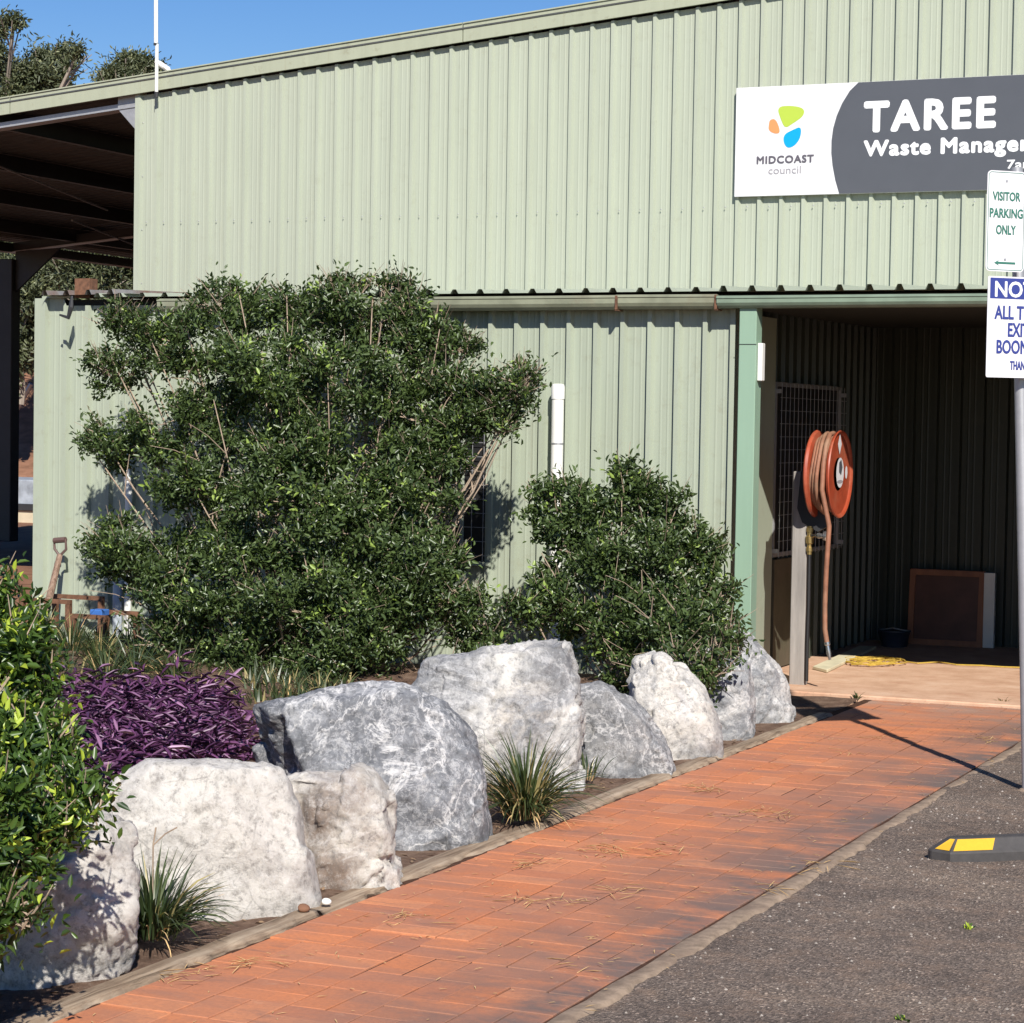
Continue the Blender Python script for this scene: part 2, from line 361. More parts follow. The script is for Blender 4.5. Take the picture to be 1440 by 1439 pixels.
for k, (x, y, c) in enumerate(bricks):
    sag = .006 * noise.noise(Vector((x * 1.5, y * 1.5, 9)))
    if k < 300:
        o = bpy.data.objects.new('brick', (bmC if c else bmL)[rnd.randrange(4)]); COL.objects.link(o); o.parent = path
        o.location = (x + rnd.uniform(-.001, .001), y + rnd.uniform(-.0015, .0015), sag + rnd.uniform(-.002, .0015))
        o.rotation_euler = (rnd.uniform(-.006, .006), rnd.uniform(-.006, .006), rnd.uniform(-.004, .004))
    else:
        lx, ly = (BW - J, BW / 2 - J) if c else (BW / 2 - J, BW - J)
        z = sag + rnd.uniform(-.002, .0015); stuffb.box((x - lx / 2, y - ly / 2, -.05), (x + lx / 2, y + ly / 2, z))
o = stuffb.build('far_bricks', M_brick, path); tag(o, kind='stuff')

# concrete edge strip on the right
def strip(name, xa, xb, y0, y1, z0, z1, mat, n=160, amp=.012, seed=0):
    v = []; f = []
    for i in range(n + 1):
        y = y0 + (y1 - y0) * i / n
        a = xa(y) + amp * .4 * noise.noise(Vector((y * 3, seed, 1))); b = xb(y) + amp * noise.noise(Vector((y * 4, seed, 5))) + amp * .7 * noise.noise(Vector((y * 13, seed, 5)))
        t = z1 + .004 * noise.noise(Vector((y * 5, seed, 8)))
        v += [(a, y, z0), (a, y, t - .004), (a + .006, y, t), ((a + b) / 2, y, t + .003 * noise.noise(Vector((y * 11, seed, 3)))), (b - .012, y, t), (b, y, t - .014), (b + .004, y, z0)]
    for i in range(n):
        for j in range(6): f.append((i * 7 + j, i * 7 + j + 1, (i + 1) * 7 + j + 1, (i + 1) * 7 + j))
    f.append(tuple(range(7))); f.append(tuple(n * 7 + j for j in range(7)))
    me = mesh_from(name, v, f, mat, True); return link(name, me)
tag(strip('concrete_kerb_edging', lambda y: PX1 + .004, lambda y: PX1 + .075 + .015 * math.sin(y), 2.2, 14.2, -.12, -.003, M_conc, 260, .03), kind='structure')
# weathered timber edging along the rocks
edg = [(2.2, 4.6), (4.62, 6.95), (6.97, 9.0), (9.02, 11.2), (11.22, 13.35)]
for k, (a, b) in enumerate(edg):
    w = [0, .01, .03, .02, .0][k]
    o = strip('timber_edging_rail', lambda y, w=w: PX0 - .098 - w * math.sin((y - a) / (b - a) * math.pi), lambda y, w=w: PX0 - .01 - w * .3 * math.sin((y - a) / (b - a) * math.pi), a, b, -.1, .010 + .004 * (k % 2), M_tim, 110, .028, k)
    tag(o, ['weathered timber edging rail in the near left corner of the path', 'weathered timber edging rail below the dark strappy tuft and the large cream boulder',
            'cracked timber edging rail in front of the stained boulder and blue-grey boulder', 'timber edging rail under the second grass tuft, middle of the path', 'farthest timber edging rail ending at the concrete slab by the last boulder'][k], 'garden edging', 'timber rails edging the garden bed')

# ================================================================= BUILDING
bld = empty('shed_building', (-7, 16, 0), 'pale green corrugated steel shed with lean-to, open bay and recessed entry behind the garden bed', 'building')
RIB = .19
def sheet(name, xs0, nrib, y, z0f, z1f, mat, parent, thick=.0, phase=0., rh=.031):
    """vertical trapezoidal-rib sheet facing -Y; ribs start (left side) at xs0 + k*RIB"""
    prof = []
    for k in range(nrib):
        x = xs0 + k * RIB
        prof += [(x, 0), (x + .006, -rh), (x + .033, -rh), (x + .047, 0), (x + .085, 0), (x + .095, -.0022), (x + .105, 0), (x + .133, 0), (x + .143, -.0022), (x + .153, 0)]
    prof.append((xs0 + nrib * RIB, 0))
    nz = 5; v = []; f = []; n = len(prof); ph = rnd.uniform(0, 9)
    for x, d in prof:
        for k in range(nz + 1):
            t = k / nz; z = z0f(x) * (1 - t) + z1f(x) * t
            v.append((x, y + d + .0025 * noise.noise(Vector((x * 1.3, z * 1.2, ph))), z))
    for i in range(n - 1):
        for k in range(nz): f.append((i * (nz + 1) + k, (i + 1) * (nz + 1) + k, (i + 1) * (nz + 1) + k + 1, i * (nz + 1) + k + 1))
    return link(name, mesh_from(name, v, f, mat), parent)
FT = lambda x: 4.775 + .0895 * (x + 13.57)         # top of bargeboard
FB = lambda x: FT(x) - .155
YF, YB = 13.955, 18.171
PHB = -11.5096 * 1.0; PHF = -6.967
# fitted rib phases
# upper / back wall, X from -11.98
x = PHB - 2 * RIB - .09
while x < 4:
    sheet('wall_sheet', x, 4, YB, lambda X: 2.66, lambda X: FB(X) - .012, M_clad, bld)
    if x > -5.3: sheet('recess_back_sheet', x, 4, YB, lambda X: .02, lambda X: 2.655, M_clad_shade, bld)
    x += 4 * RIB + .0006
g = MB(); g.box((-12.0, YB - .034, 2.6), (-11.955, YB + .1, FB(-12) + .03)); g.build('corner_flashing', M_clad, bld)
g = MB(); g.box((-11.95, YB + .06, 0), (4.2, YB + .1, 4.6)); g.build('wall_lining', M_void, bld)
# lower facade
x = PHF - 16 * RIB
nsh = 0
xr = -4.735
while x < xr - .05:
    n = 4 if x + 4 * RIB < xr else max(1, int(round((xr - x) / RIB)))
    sheet('wall_sheet', x, n, YF, lambda X: .0, lambda X: 2.60 if X < -9.8 else 2.545, M_clad2, bld, rh=.036); x += n * RIB + .0006
xr = x
xl = PHF - 16 * RIB
g = MB(); g.box((xl - .06, YF - .034, 0), (xl + .004, YF + .12, 2.615)); g.box((xl - .06, YF - .034, 2.6), (-9.75, YF + .02, 2.615)); g.build('corner_flashing', M_clad2, bld)
g = MB(); g.box((xr, YF - .034, 0), (xr + .035, YF + .2, 2.55)); g.build('corner_flashing', M_clad2, bld)
g = MB(); g.box((xr + .035, YF + .16, 0), (-4.55, YF + .2, 2.56)); g.build('infill_shade_panel', M_dark, bld)  # dark colour here stands in for the post's shadow on the flashing
g = MB(); g.box((xl, YF + .05, 0), (xl + .05, YB, 2.6)); g.build('end_wall', M_clad2, bld)
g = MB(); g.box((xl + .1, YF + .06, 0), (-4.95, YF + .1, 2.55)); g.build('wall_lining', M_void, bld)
# screws rows
sc_ = MB()
for z, ph, y, x0, x1 in ((3.57, PHB, YB, -12, 2), (1.02, PHF, YF, -10, -4.8)):
    k = -20
    while ph + k * RIB < x1:
        X = ph + k * RIB + .0235; k += 1
        if X < x0: continue
        zz = z + rnd.uniform(-.004, .004); sc_.lathe((X, y - .027, zz), (0, -1, 0), [(0, .006), (.003, .006), (.004, .004), (.007, .0035)], 6)
for z in (3.0, 3.5, 4.0, 4.5): sc_.lathe((-11.93, YB - .002, z), (0, -1, 0), [(0, .006), (.003, .006), (.004, .004), (.007, .0035)], 6)
tag(sc_.build('roofing_screws', M_galv, bld), kind='stuff')
# bargeboard with capping
def rake(name, x0, x1, zf0, zf1, y0, y1, mat):
    g = MB(); a, b = [(x0, y0, zf0(x0)), (x1, y0, zf0(x1)), (x1, y0, zf1(x1)), (x0, y0, zf1(x0))], (0, y1 - y0, 0); g.poly(a, b)
    return g.build(name, mat, bld)
for (xa, xb) in ((-19.6, -13.4), (-13.39, -8.6), (-8.59, -2), (-1.99, 4.4)):
    rake('bargeboard', xa, xb, FB, FT, YB - .072, YB - .05, M_barge)
    rake('barge_capping', xa, xb, lambda x: FT(x) + .001, lambda x: FT(x) + .012, YB - .085, YB + .15, M_barge)
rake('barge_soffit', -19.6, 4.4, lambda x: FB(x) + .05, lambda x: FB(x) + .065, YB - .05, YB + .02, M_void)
# big roof
XE = -19.3
def rib_roof(name, x0, x1, y0, y1, zf, mat, pitch, along='x', rh=.03, parent=bld, n_=None):
    """thin sheet; along='x': ribs run along x (profile over y); along='y': ribs run along y (profile over x)"""
    prof = []; s = y0 if along == 'x' else x0; e = y1 if along == 'x' else x1
    while s < e - 1e-6:
        prof += [(s, 0), (s + pitch * .09, rh), (s + pitch * .22, rh), (s + pitch * .31, 0)]; s += pitch
    prof.append((s, 0)); v = []; f = []
    ends = (x0, x1) if along == 'x' else (y0, y1)
    for q, d in prof:
        for en in ends:
            X, Y = (en, q) if along == 'x' else (q, en); v.append((X, Y, zf(X, Y) + d))
    for i in range(len(prof) - 1): f.append((2 * i, 2 * i + 1, 2 * i + 3, 2 * i + 2))
    return link(name, mesh_from(name, v, f, mat), parent)
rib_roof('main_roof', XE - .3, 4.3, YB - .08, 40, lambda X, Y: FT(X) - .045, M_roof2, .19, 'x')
# open bay frame
for k, Y in enumerate((18.2, 26.05, 31.4, 36.0, 39.9)):
    g = MB(); x1 = -12.02 if k == 0 else -4
    mt = M_galv if k == 0 else M_roof2
    if k: mt = M_dark
    g.poly([(XE, Y, FB(XE) - .10), (x1, Y, FB(x1) - .10), (x1, Y, FB(x1) - (.05 if k == 0 else -.02)), (XE, Y, FB(XE) - (.05 if k == 0 else -.02))], (0, .09, 0)); g.build('rafter_web', mt, bld)
    g = MB(); g.poly([(XE, Y - .03, FB(XE) - .108), (x1, Y - .03, FB(x1) - .108), (x1, Y - .03, FB(x1) - .098), (XE, Y - .03, FB(XE) - .098)], (0, .15, 0)); g.build('rafter_flange', M_galv, bld)
    if k:
        g = MB(); g.box((XE - .15, Y - .1, 0), (XE + .15, Y + .1, FB(XE) - .2)); g.build('column', M_dark, bld, bevel=.01)
        g = MB(); g.poly([(XE + .15, Y - .02, FB(XE) - .65), (XE + .15, Y - .02, FB(XE) - .09), (XE + .9, Y - .02, FB(XE) - .05)], (0, .04, 0)); g.build('haunch_plate', M_dark, bld)
g = MB(); z1 = FB(-12.0); g.poly([(-12.22, YB + .01, FB(-12.22) - .10), (-12.02, YB + .01, z1 - .32), (-12.02, YB + .01, z1 + .02), (-12.22, YB + .01, z1)], (0, .02, 0)); g.build('gusset_plate', M_galv, bld)
k = 0; X = XE + 1.1
while X < -3:
    g = MB(); z = FT(X) - .06; g.box((X - .035, 18.3, z - .17), (X + .035, 39.9, z)); g.build('purlin', M_dark, bld); X += 1.5
g = MB(); g.box((XE - .1, 18.2, FB(XE) - .10), (XE + .1, 40, FB(XE) + .02)); g.build('eave_beam', M_dark, bld)
for a, b in (((-14.6, 19, 0), (-16.0, 23.6, 0)), ((-16.8, 24, 0), (-18.4, 29, 0))):
    g = MB(); g.tube([(a[0], a[1], FB(a[0]) - .12), (b[0], b[1], FB(b[0]) - .12)], .012, 6); g.build('brace_rod', M_galv, bld)
# side wall of the main shed facing the open bay
g = MB(); g.box((-11.97, YB + .1, 0), (-11.9, 40, 4.6)); g.build('side_wall', M_dark, bld)

# lean-to roof (ribs run along y, open rib ends seen from the front)
ZR = 2.597
zr = lambda X, Y: ZR + .035 * (Y - 13.78)
x0 = PHF - 16 * RIB - .03 + .19
rib_roof('lean_to_roof', x0 + 2 * RIB, x0 + 27 * RIB, 13.80, YB, zr, M_clad2, RIB, 'y', .028)
rib_roof('lean_to_roof', x0 + 27 * RIB, 4, 13.78, YB, lambda X, Y: zr(X, Y) - .002, M_clad2, RIB, 'y', .036)
rib_roof('rusty_roof_sheet', x0 - .1, x0 + 3 * RIB - .02, 13.83, 16.2, lambda X, Y: zr(X, Y) + .008 + .015 * (X - x0 - .2) * (X > x0 + .2) + .01, M_zinc, RIB * 1.0, 'y', .035)
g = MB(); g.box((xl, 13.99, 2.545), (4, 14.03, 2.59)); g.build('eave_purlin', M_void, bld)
g = MB(); g.box((-1.45, 14.0, 0), (-1.38, YB - .1, 2.56)); g.build('added_right_wall', M_clad_shade, bld)  # unseen wall added to cut bounce light inside the recess
g = MB(); g.box((-1.38, YF - .03, 0), (4.0, YF + .02, 2.56)); g.build('right_facade', M_clad2, bld)
g = MB(); g.poly([(-4.9, 14.05, 2.53), (-1.4, 14.05, 2.53), (-1.4, YB - .1, 2.56), (-4.9, YB - .1, 2.56)], (0, 0, .01)); g.build('added_dark_ceiling', M_void, bld)  # ceiling sheet added, near-black to keep the recess dark
# gutters (profile along x)
def gutter(name, x0, x1, y, zt, w, hgt, mat):
    pr = [(0, 0), (0, -hgt * .55), (.012, -hgt * .8), (.03, -hgt), (w, -hgt), (w, 0)]
    lip = [(0, 0), (.01, .004), (.016, -.004), (.004, -.012)]
    n = 14; v = []; f = []; P = [(w - .002, 0), (w - .002, -hgt + .003), (.03, -hgt + .003), (.004, -hgt * .55)] + [(.018, -.012), (.016, .004), (-.004, .006), (-.006, -.01), (0, -.014), (0, -hgt * .55), (.012, -hgt * .8), (.03, -hgt), (w, -hgt), (w, 0)]
    for i in range(n + 1):
        X = x0 + (x1 - x0) * i / n; sg = .006 * noise.noise(Vector((X * .8, 5, 0)))
        for a, b in P: v.append((X, y + a, zt + b + sg))
    k = len(P)
    for i in range(n):
        for j in range(k): f.append((i * k + j, i * k + (j + 1) % k, (i + 1) * k + (j + 1) % k, (i + 1) * k + j))
    return link(name, mesh_from(name, v, f, mat), bld)
gutter('gutter', -8.93, -7.2, 13.80, 2.575, .11, .085, M_gut)
gutter('gutter', -7.205, -5.42, 13.797, 2.571, .11, .085, M_gut)
gutter('gutter', -5.425, -4.73, 13.80, 2.573, .11, .085, M_gut)
gutter('gutter', -4.73, 4.2, 13.78, 2.562, .12, .07, M_gutg)
for X in (-7.2, -5.42, -4.74):
    g = MB(); g.box((X - .008, 13.79, 2.48), (X + .008, 13.80, 2.575)); g.box((X - .008, 13.79, 2.477), (X + .008, 13.9, 2.484)); g.build('gutter_joiner', M_rust, bld)
g = MB(); p0 = onY(98, 428, 13.72); g.tube([p0 + Vector((.02, 0, .06)), onY(100, 432, 13.72), onY(96, 447, 13.72), onY(84, 443, 13.72)], [.008, .02, .016, .008], 6); g.build('gutter_bracket', M_dark, bld)
g = MB(); p0 = onY(105, 408, 13.9); g.box((p0.x, 13.9, 2.6), (p0.x + .13, 14.0, 2.74)); g.build('rusty_ridge_flashing', M_rust, bld)
# green post
g = MB(); g.box((-4.592, 13.83, 0), (-4.478, 13.95, 2.50)); o = g.build('awning_post', M_post, bld, bevel=.004)
g = MB(); g.box((-4.596, 13.826, 2.26), (-4.474, 13.829, 2.263)); g.build('post_joint', M_dark, bld)
g = MB(); g.box((-4.4765, 13.86, 2.03), (-4.445, 13.92, 2.27)); g.build('light_fitting', M_white, bld, bevel=.004)
# recess side wall X = -4.87 with ribs (profile over y)
XS = -4.87
v = []; f = []; prof = []; y = 14.3
while y < YB:
    prof += [(y, 0), (y + .011, .027), (y + .036, .027), (y + .047, 0), (y + .09, 0), (y + .094, .004), (y + .1, 0)]; y += RIB
prof.append((YB, 0))
for q, d in prof: v += [(XS + d, q, 0), (XS + d, q, 2.62)]
for i in range(len(prof) - 1): f.append((2 * i, 2 * i + 2, 2 * i + 3, 2 * i + 1))
link('recess_side_wall', mesh_from('recess_side_wall', v, f, cladding('shade_toned_side_steel', (.042, .05, .038), .12)), bld)  # side wall steel darkened: the recess shade is painted into it
fy = onX(1079, 700, XS).y
g = MB(); g.box((XS + .002, 14.2, 0), (XS + .046, fy - .01, 2.5)); g.build('corner_flashing', M_clad2, bld)
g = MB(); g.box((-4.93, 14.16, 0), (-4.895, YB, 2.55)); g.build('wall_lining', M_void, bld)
# barred window in recess side wall
wy0, wy1 = onX(1083, 600, XS).y, onX(1172, 600, XS).y; wz1 = onX(1083, 543, XS).z; wz0 = onX(1083, 777, XS).z
g = MB(); g.box((XS + .02, wy0, wz0), (XS + .034, wy1, wz1)); win = g.build('window', M_black, bld)
g = MB()
for a, b in (((wy0 - .03, wz0 - .03), (wy1 + .03, wz0)), ((wy0 - .03, wz1), (wy1 + .03, wz1 + .03)), ((wy0 - .03, wz0), (wy0, wz1)), ((wy1, wz0), (wy1 + .03, wz1))):
    g.box((XS + .028, a[0], a[1]), (XS + .05, b[0], b[1]))
g.build('window_frame', M_galv, win)
g = MB(); z = wz0 - .01
while z < wz1 + .01: g.box((XS + .085, wy0 - .04, z), (XS + .089, wy1 + .04, z + .004)); z += .092
y = wy0 - .03; r2 = 0
while y < wy1 + .04: g.box((XS + .0895, y, wz0 - .03), (XS + .0935, y + .004, wz1 + .02)); y += .1
for q in (wz0, wz1 - .05): g.box((XS + .03, wy0 - .04, q), (XS + .088, wy0 - .02, q + .03)); g.box((XS + .03, wy1 + .02, q), (XS + .088, wy1 + .04, q + .03))
g.build('security_mesh', M_galv, win)
M_olive = plain('olive_brown_shade', (.085, .075, .045), .8, var=.3, scale=4, dirt=((.14, .10, .07), .5, .6))
g = MB(); g.box((XS + .03, wy0 + .01, .03), (XS + .05, wy0 + .75, wz0 - .05)); g.build('base_shade_patch', M_olive, bld)  # added dark sheet standing in for the shadow below the window
# facade window behind the shrub
a = onY(560, 600, YF); b = onY(688, 790, YF)
g = MB(); g.box((a.x, YF - .03, b.z), (b.x, YF - .028, a.z)); win2 = g.build('window', M_black, bld)
g = MB(); e = .03
g.box((a.x - e, YF - .045, b.z - e), (b.x + e, YF - .026, b.z)); g.box((a.x - e, YF - .045, a.z), (b.x + e, YF - .026, a.z + e)); g.box((a.x - e, YF - .045, b.z), (a.x, YF - .026, a.z)); g.box((b.x, YF - .045, b.z), (b.x + e, YF - .026, a.z))
g.build('window_frame', M_clad2, win2)
g = MB(); z = b.z + .04
while z < a.z: g.box((a.x, YF - .07, z), (b.x + .01, YF - .067, z + .004)); z += .095
x = b.x - .02
while x > a.x: g.box((x, YF - .074, b.z), (x + .004, YF - .0705, a.z)); x -= .085
g.build('security_mesh', M_galv, win2)

# vent pipe on the facade
t_ = onY(785, 540, YF - .09); pt = empty('vent_pipe', (t_.x, t_.y, 0), 'white capped plastic pipe standing against the green wall between the two shrubs', 'pipe')
g = MB(); g.tube([(t_.x - .0, t_.y, .0), (t_.x, t_.y, t_.z - .09)], .041, 16); g.build('pipe_shaft', M_white, pt, True)
g = MB(); g.lathe((t_.x, t_.y, t_.z - .1), (0, 0, 1), [(0, .045), (.08, .045), (.095, .04), (.1, .03)], 16); g.build('pipe_cap', M_white, pt, True)
for z in (.9, 1.6):
    g = MB(); g.lathe((t_.x, t_.y, z), (0, 0, 1), [(0, .0425), (.012, .0425)], 16); g.build('pipe_clip', M_galv, pt)
a = onY(180, 650, YF - .06)
g = MB(); g.tube([onY(168, 640, YF - .04), onY(178, 660, YF - .06), onY(181, 690, YF - .06), (a.x + .01, YF - .06, .05)], .026, 12); tag(g.build('conduit_pipe', M_white, None, True), 'thin white bent pipe running down the wall behind the left edge of the big shrub', 'pipe')
g = MB(); a = onY(176, 870, YF - .06); g.tube([(a.x - .06, YF - .07, 0), (a.x - .06, YF - .07, .55)], .035, 12); tag(g.build('grey_downpipe', plain('blue_grey_pvc', (.45, .5, .55), .5), None, True), 'short blue-grey pipe low on the wall at the left of the big shrub', 'pipe')

# roof mast
a = onY(219, 105, YB - .12); b = onY(219, -400, YB - .12)
mt = empty('roof_mast', (a.x, a.y, a.z), 'slim white antenna mast clamped to the roof edge', 'mast')
lo = onY(220, 134, YB - .12)
g = MB(); g.tube([lo, (lo.x, lo.y, onY(219, 62, YB - .12).z)], .017, 10); g.build('mast_bracket', M_white, mt, True)
g = MB(); g.tube([(a.x, a.y, onY(219, 64, YB - .12).z), (b.x, b.y, b.z)], .02, 10); g.build('mast_pole', M_white, mt, True)
g = MB(); g.lathe((a.x, a.y, onY(219, 64, YB - .12).z), (0, 0, 1), [(0, .024), (.02, .024)], 10); g.build('mast_clamp', M_dark, mt); g = MB(); g.lathe((lo.x, lo.y, lo.z - .02), (0, 0, 1), [(0, .02), (.05, .02)], 10); g.build('mast_clamp', M_dark, mt)
g = MB(); g.tube([onY(219, 86, YB - .12), onY(230, 94, YB - .1), onY(238, 100, YB - .05)], .022, 8); g.tube([onY(224, 90, YB - .1), onY(236, 98, YB + .02)], .03, 8); g.build('mast_stay', M_white, mt)

# ================================================================= signs
def text_mesh(name, body, mat, parent, x0, x1, z0, z1, origin, ux, uz, nrm, bold=0., ext=.001, gap=1.0):
    """fit text in the rectangle [x0,x1]x[z0,z1] of a plane (origin, ux, uz)"""
    cu = bpy.data.curves.new(name, 'FONT'); cu.body = body; cu.size = 1; cu.space_character = gap; cu.extrude = 0; cu.resolution_u = 3
    ob = bpy.data.objects.new(name, cu); COL.objects.link(ob)
    dg = bpy.context.evaluated_depsgraph_get(); me = bpy.data.meshes.new_from_object(ob.evaluated_get(dg))
    bpy.data.objects.remove(ob)
    n = len(me.vertices); c = np.empty(n * 3); me.vertices.foreach_get('co', c); c = c.reshape(-1, 3)
    mn, mx = c.min(0), c.max(0)
    X = x0 + (c[:, 0] - mn[0]) / (mx[0] - mn[0]) * (x1 - x0); Z = z0 + (c[:, 1] - mn[1]) / (mx[1] - mn[1]) * (z1 - z0)
    O = np.array(origin); fs = [tuple(p.vertices) for p in me.polygons]; hgt = (z1 - z0)
    sh = [(0, 0)] if bold <= 0 else [(bold * hgt * math.cos(q), bold * hgt * math.sin(q)) for q in np.arange(8) * math.pi / 4 + .2]
    V = []; F = []
    for k, (dx, dz) in enumerate(sh):
        w = O + (X + dx)[:, None] * np.array(ux) + (Z + dz)[:, None] * np.array(uz) + np.array(nrm) * (ext + k * .00012)
        F += [tuple(i + k * n for i in f) for f in fs]; V += [tuple(q) for q in w]
    me = mesh_from(name, V, F, mat)
    return link(name, me, parent)
def flat(name, pts, mat, parent, origin, ux, uz, nrm, ext=.001):
    O = Vector(origin); v = [O + Vector(ux) * a + Vector(uz) * b + Vector(nrm) * ext for a, b in pts]
    return link(name, mesh_from(name, v, [tuple(range(len(v)))], mat), parent)
def smoothpoly(pts, it=3):
    for _ in range(it):
        q = []
        for i in range(len(pts)):
            a, b = pts[i], pts[(i + 1) % len(pts)]
            q += [(a[0] * .75 + b[0] * .25, a[1] * .75 + b[1] * .25), (a[0] * .25 + b[0] * .75, a[1] * .25 + b[1] * .75)]
        pts = q
    return pts
M_swhite = plain('sign_white', (.69, .68, .69), .3, var=.02)
M_sgrey = plain('sign_charcoal', (.085, .088, .10), .28, var=.04)
M_txtw = plain('lettering_white', (.74, .74, .75), .4, var=0)
M_txtd = plain('lettering_charcoal', (.10, .09, .11), .5, var=0)
M_txtl = plain('lettering_grey', (.30, .28, .30), .5, var=0)
M_lg = plain('logo_green', (.40, .52, .06), .4, var=0); M_lo = plain('logo_orange', (.64, .27, .10), .4, var=0); M_lb = plain('logo_blue', (.0, .32, .62), .4, var=0)
YS = YB - .062
A = onY(1035, 124, YS); B = onY(1033, 277, YS); C_ = onY(1440, 100, YS)
sx0 = (A.x + B.x) / 2; sz0 = B.z; sz1 = A.z; sx1 = sx0 + 3.6
sg = empty('entrance_sign', (sx0, YS, sz0), 'wide white and charcoal council sign reading TAREE Waste Management high on the wall', 'sign')
g = MB(); g.box((sx0, YS, sz0), (sx1, YS + .03, sz1)); g.build('sign_panel', M_swhite, sg, bevel=.002)
OR, UX, UZ, NR = (0, YS, 0), (1, 0, 0), (0, 0, 1), (0, -1, 0)
P2 = lambda x, y: (onY(1020 + x / 3.426, 90 + y / 3.426, YS).x, onY(1020 + x / 3.426, 90 + y / 3.426, YS).z)
cur = [P2(*q) for q in ((642, 78), (600, 130), (563, 190), (537, 250), (520, 310), (512, 370), (511, 430), (517, 490), (530, 560), (549, 618))]
cur[0] = (cur[0][0], sz1 - .0015); cur[-1] = (cur[-1][0], sz0 + .0015)
flat('charcoal_field', cur + [(sx1 - .002, sz0 + .0015), (sx1 - .002, sz1 - .0015)], M_sgrey, sg, OR, UX, UZ, NR, .002)
lg = flat('logo_shape', smoothpoly([P2(*q) for q in ((248, 208), (310, 200), (380, 212), (380, 250), (325, 288), (288, 312), (268, 270))]), M_lg, sg, OR, UX, UZ, NR, .002); lg['label'] = 'lime green rounded logo shape'
lg = flat('logo_shape', smoothpoly([P2(*q) for q in ((215, 268), (245, 265), (268, 332), (240, 338), (208, 322), (210, 290))]), M_lo, sg, OR, UX, UZ, NR, .002); lg['label'] = 'orange rounded logo shape'
lg = flat('logo_shape', smoothpoly([P2(*q) for q in ((282, 340), (325, 318), (366, 300), (364, 355), (335, 395), (300, 408), (280, 380))]), M_lb, sg, OR, UX, UZ, NR, .002); lg['label'] = 'bright blue rounded logo shape'
def ptext(name, body, mat, bl, tr, bold, gap):
    a, b = P2(*bl), P2(*tr); text_mesh(name, body, mat, sg, a[0], b[0], a[1], b[1], OR, UX, UZ, NR, bold, .004, gap)
ptext('lettering', 'MIDCOAST', M_txtd, (153, 482), (426, 438), .055, 1.12)
ptext('lettering', 'council', M_txtl, (208, 532), (365, 491), .0, 1.0)
ptext('lettering', 'TAREE', M_txtw, (674, 324), (1298, 162), .066, 1.2)
a = P2(670, 445); b = P2(1439, 352)
text_mesh('lettering', 'Waste Management', M_txtw, sg, a[0], a[0] + (P2(1439, 370)[0] - a[0]) * 15.0 / 11.5, a[1] - (P2(670, 372)[1] - a[1]) * .29, P2(670, 374)[1], OR, UX, UZ, NR, .052, .004, 1.12)
a = P2(1358, 508); b = P2(1439, 455)
text_mesh('lettering', '7am - 4pm', M_txtw, sg, a[0], a[0] + (b[0] - a[0]) * 4.4, a[1] - (b[1] - a[1]) * .2, b[1] - .01, OR, UX, UZ, NR, .03, .004)

# street sign post (leaning slightly) with two plates
base = onZ(1446, 1113, -.01); top = onY(1429.5, 236, base.y); axis = (top - base).normalized()
sp = empty('sign_post', base, 'galvanised steel sign post leaning slightly at the car park edge carrying two plates', 'sign post')
g = MB(); g.tube([base - axis * .15, base + axis * (top - base).length], .03, 20); g.build('post', M_galv, sp, True)
g = MB(); g.lathe(base + Vector((0, 0, -.02)), (0, 0, 1), [(0, .06), (.02, .055), (.035, .035)], 16); g.build('post_footing', M_conc, sp)
ang = R_(43); ux = Vector((math.cos(ang), math.sin(ang), 0)); nr = Vector((math.sin(ang), -math.cos(ang), 0)); tl = Vector((0, 0, 1))
def plate(xl, yt, yb, w, off, rad):
    pc = base + nr * .034
    d = ray(xl, (yt + yb) / 2); t = (pc.dot(nr) - CAM.dot(nr)) / d.dot(nr); L = CAM + d * t
    zt = (CAM + ray(xl, yt) * ((pc.dot(nr) - CAM.dot(nr)) / ray(xl, yt).dot(nr))).z; zb = (CAM + ray(xl, yb) * ((pc.dot(nr) - CAM.dot(nr)) / ray(xl, yb).dot(nr))).z
    return Vector((L.x, L.y, 0)), zb, zt
def rrect(w, z0, z1, r, inset=0):
    pts = []
    for cx, cz, a0 in ((w - r, z0 + r, -90), (w - r, z1 - r, 0), (r, z1 - r, 90), (r, z0 + r, 180)):
        for k in range(5): a = R_(a0 + k * 22.5); pts.append((cx + (r - inset) * math.cos(a), cz + (r - inset) * math.sin(a)))
    return pts
M_gtxt = plain('lettering_green', (.03, .15, .11), .5, var=0); M_blue = plain('lettering_blue', (.03, .045, .22), .45, var=0)
tl3 = (0, 0, 1)
# parking plate
W1 = .208; O1, zb, zt = plate(1387.5, 239, 381, W1, 0, .02)
def addplate(O, w, z0, z1, r, nm):
    g = MB(); pts = [O + ux * a + Vector((0, 0, b)) for a, b in rrect(w, z0, z1, r)]; g.poly(pts, -nr * .003); return g.build(nm, M_swhite, sp)
pk = addplate(O1, W1, zb, zt, .022, 'parking_plate'); pk['label'] = 'white visitor parking plate with green lettering and arrow'
def outline(O, w, z0, z1, r, ins, th, mat, nm):
    a = rrect(w, z0, z1, r, ins); b = rrect(w, z0, z1, r, ins + th); n = len(a)
    v = [O + ux * p[0] + Vector((0, 0, p[1])) + nr * .001 for p in a + b]
    link(nm, mesh_from(nm, v, [(i, (i + 1) % n, n + (i + 1) % n, n + i) for i in range(n)], mat), pk)
outline(O1, W1, zb, zt, .022, .006, .003, M_gtxt, 'border_line')
Hh = zt - zb
def st(par, O, body, mat, x0, x1, z0, z1, bold=.0): text_mesh('lettering', body, mat, par, x0, x1, z0, z1, O, ux, tl3, nr, bold, .0015)
st(pk, O1, 'VISITOR', M_gtxt, .030, .178, zb + Hh * .705, zb + Hh * .79, .035)
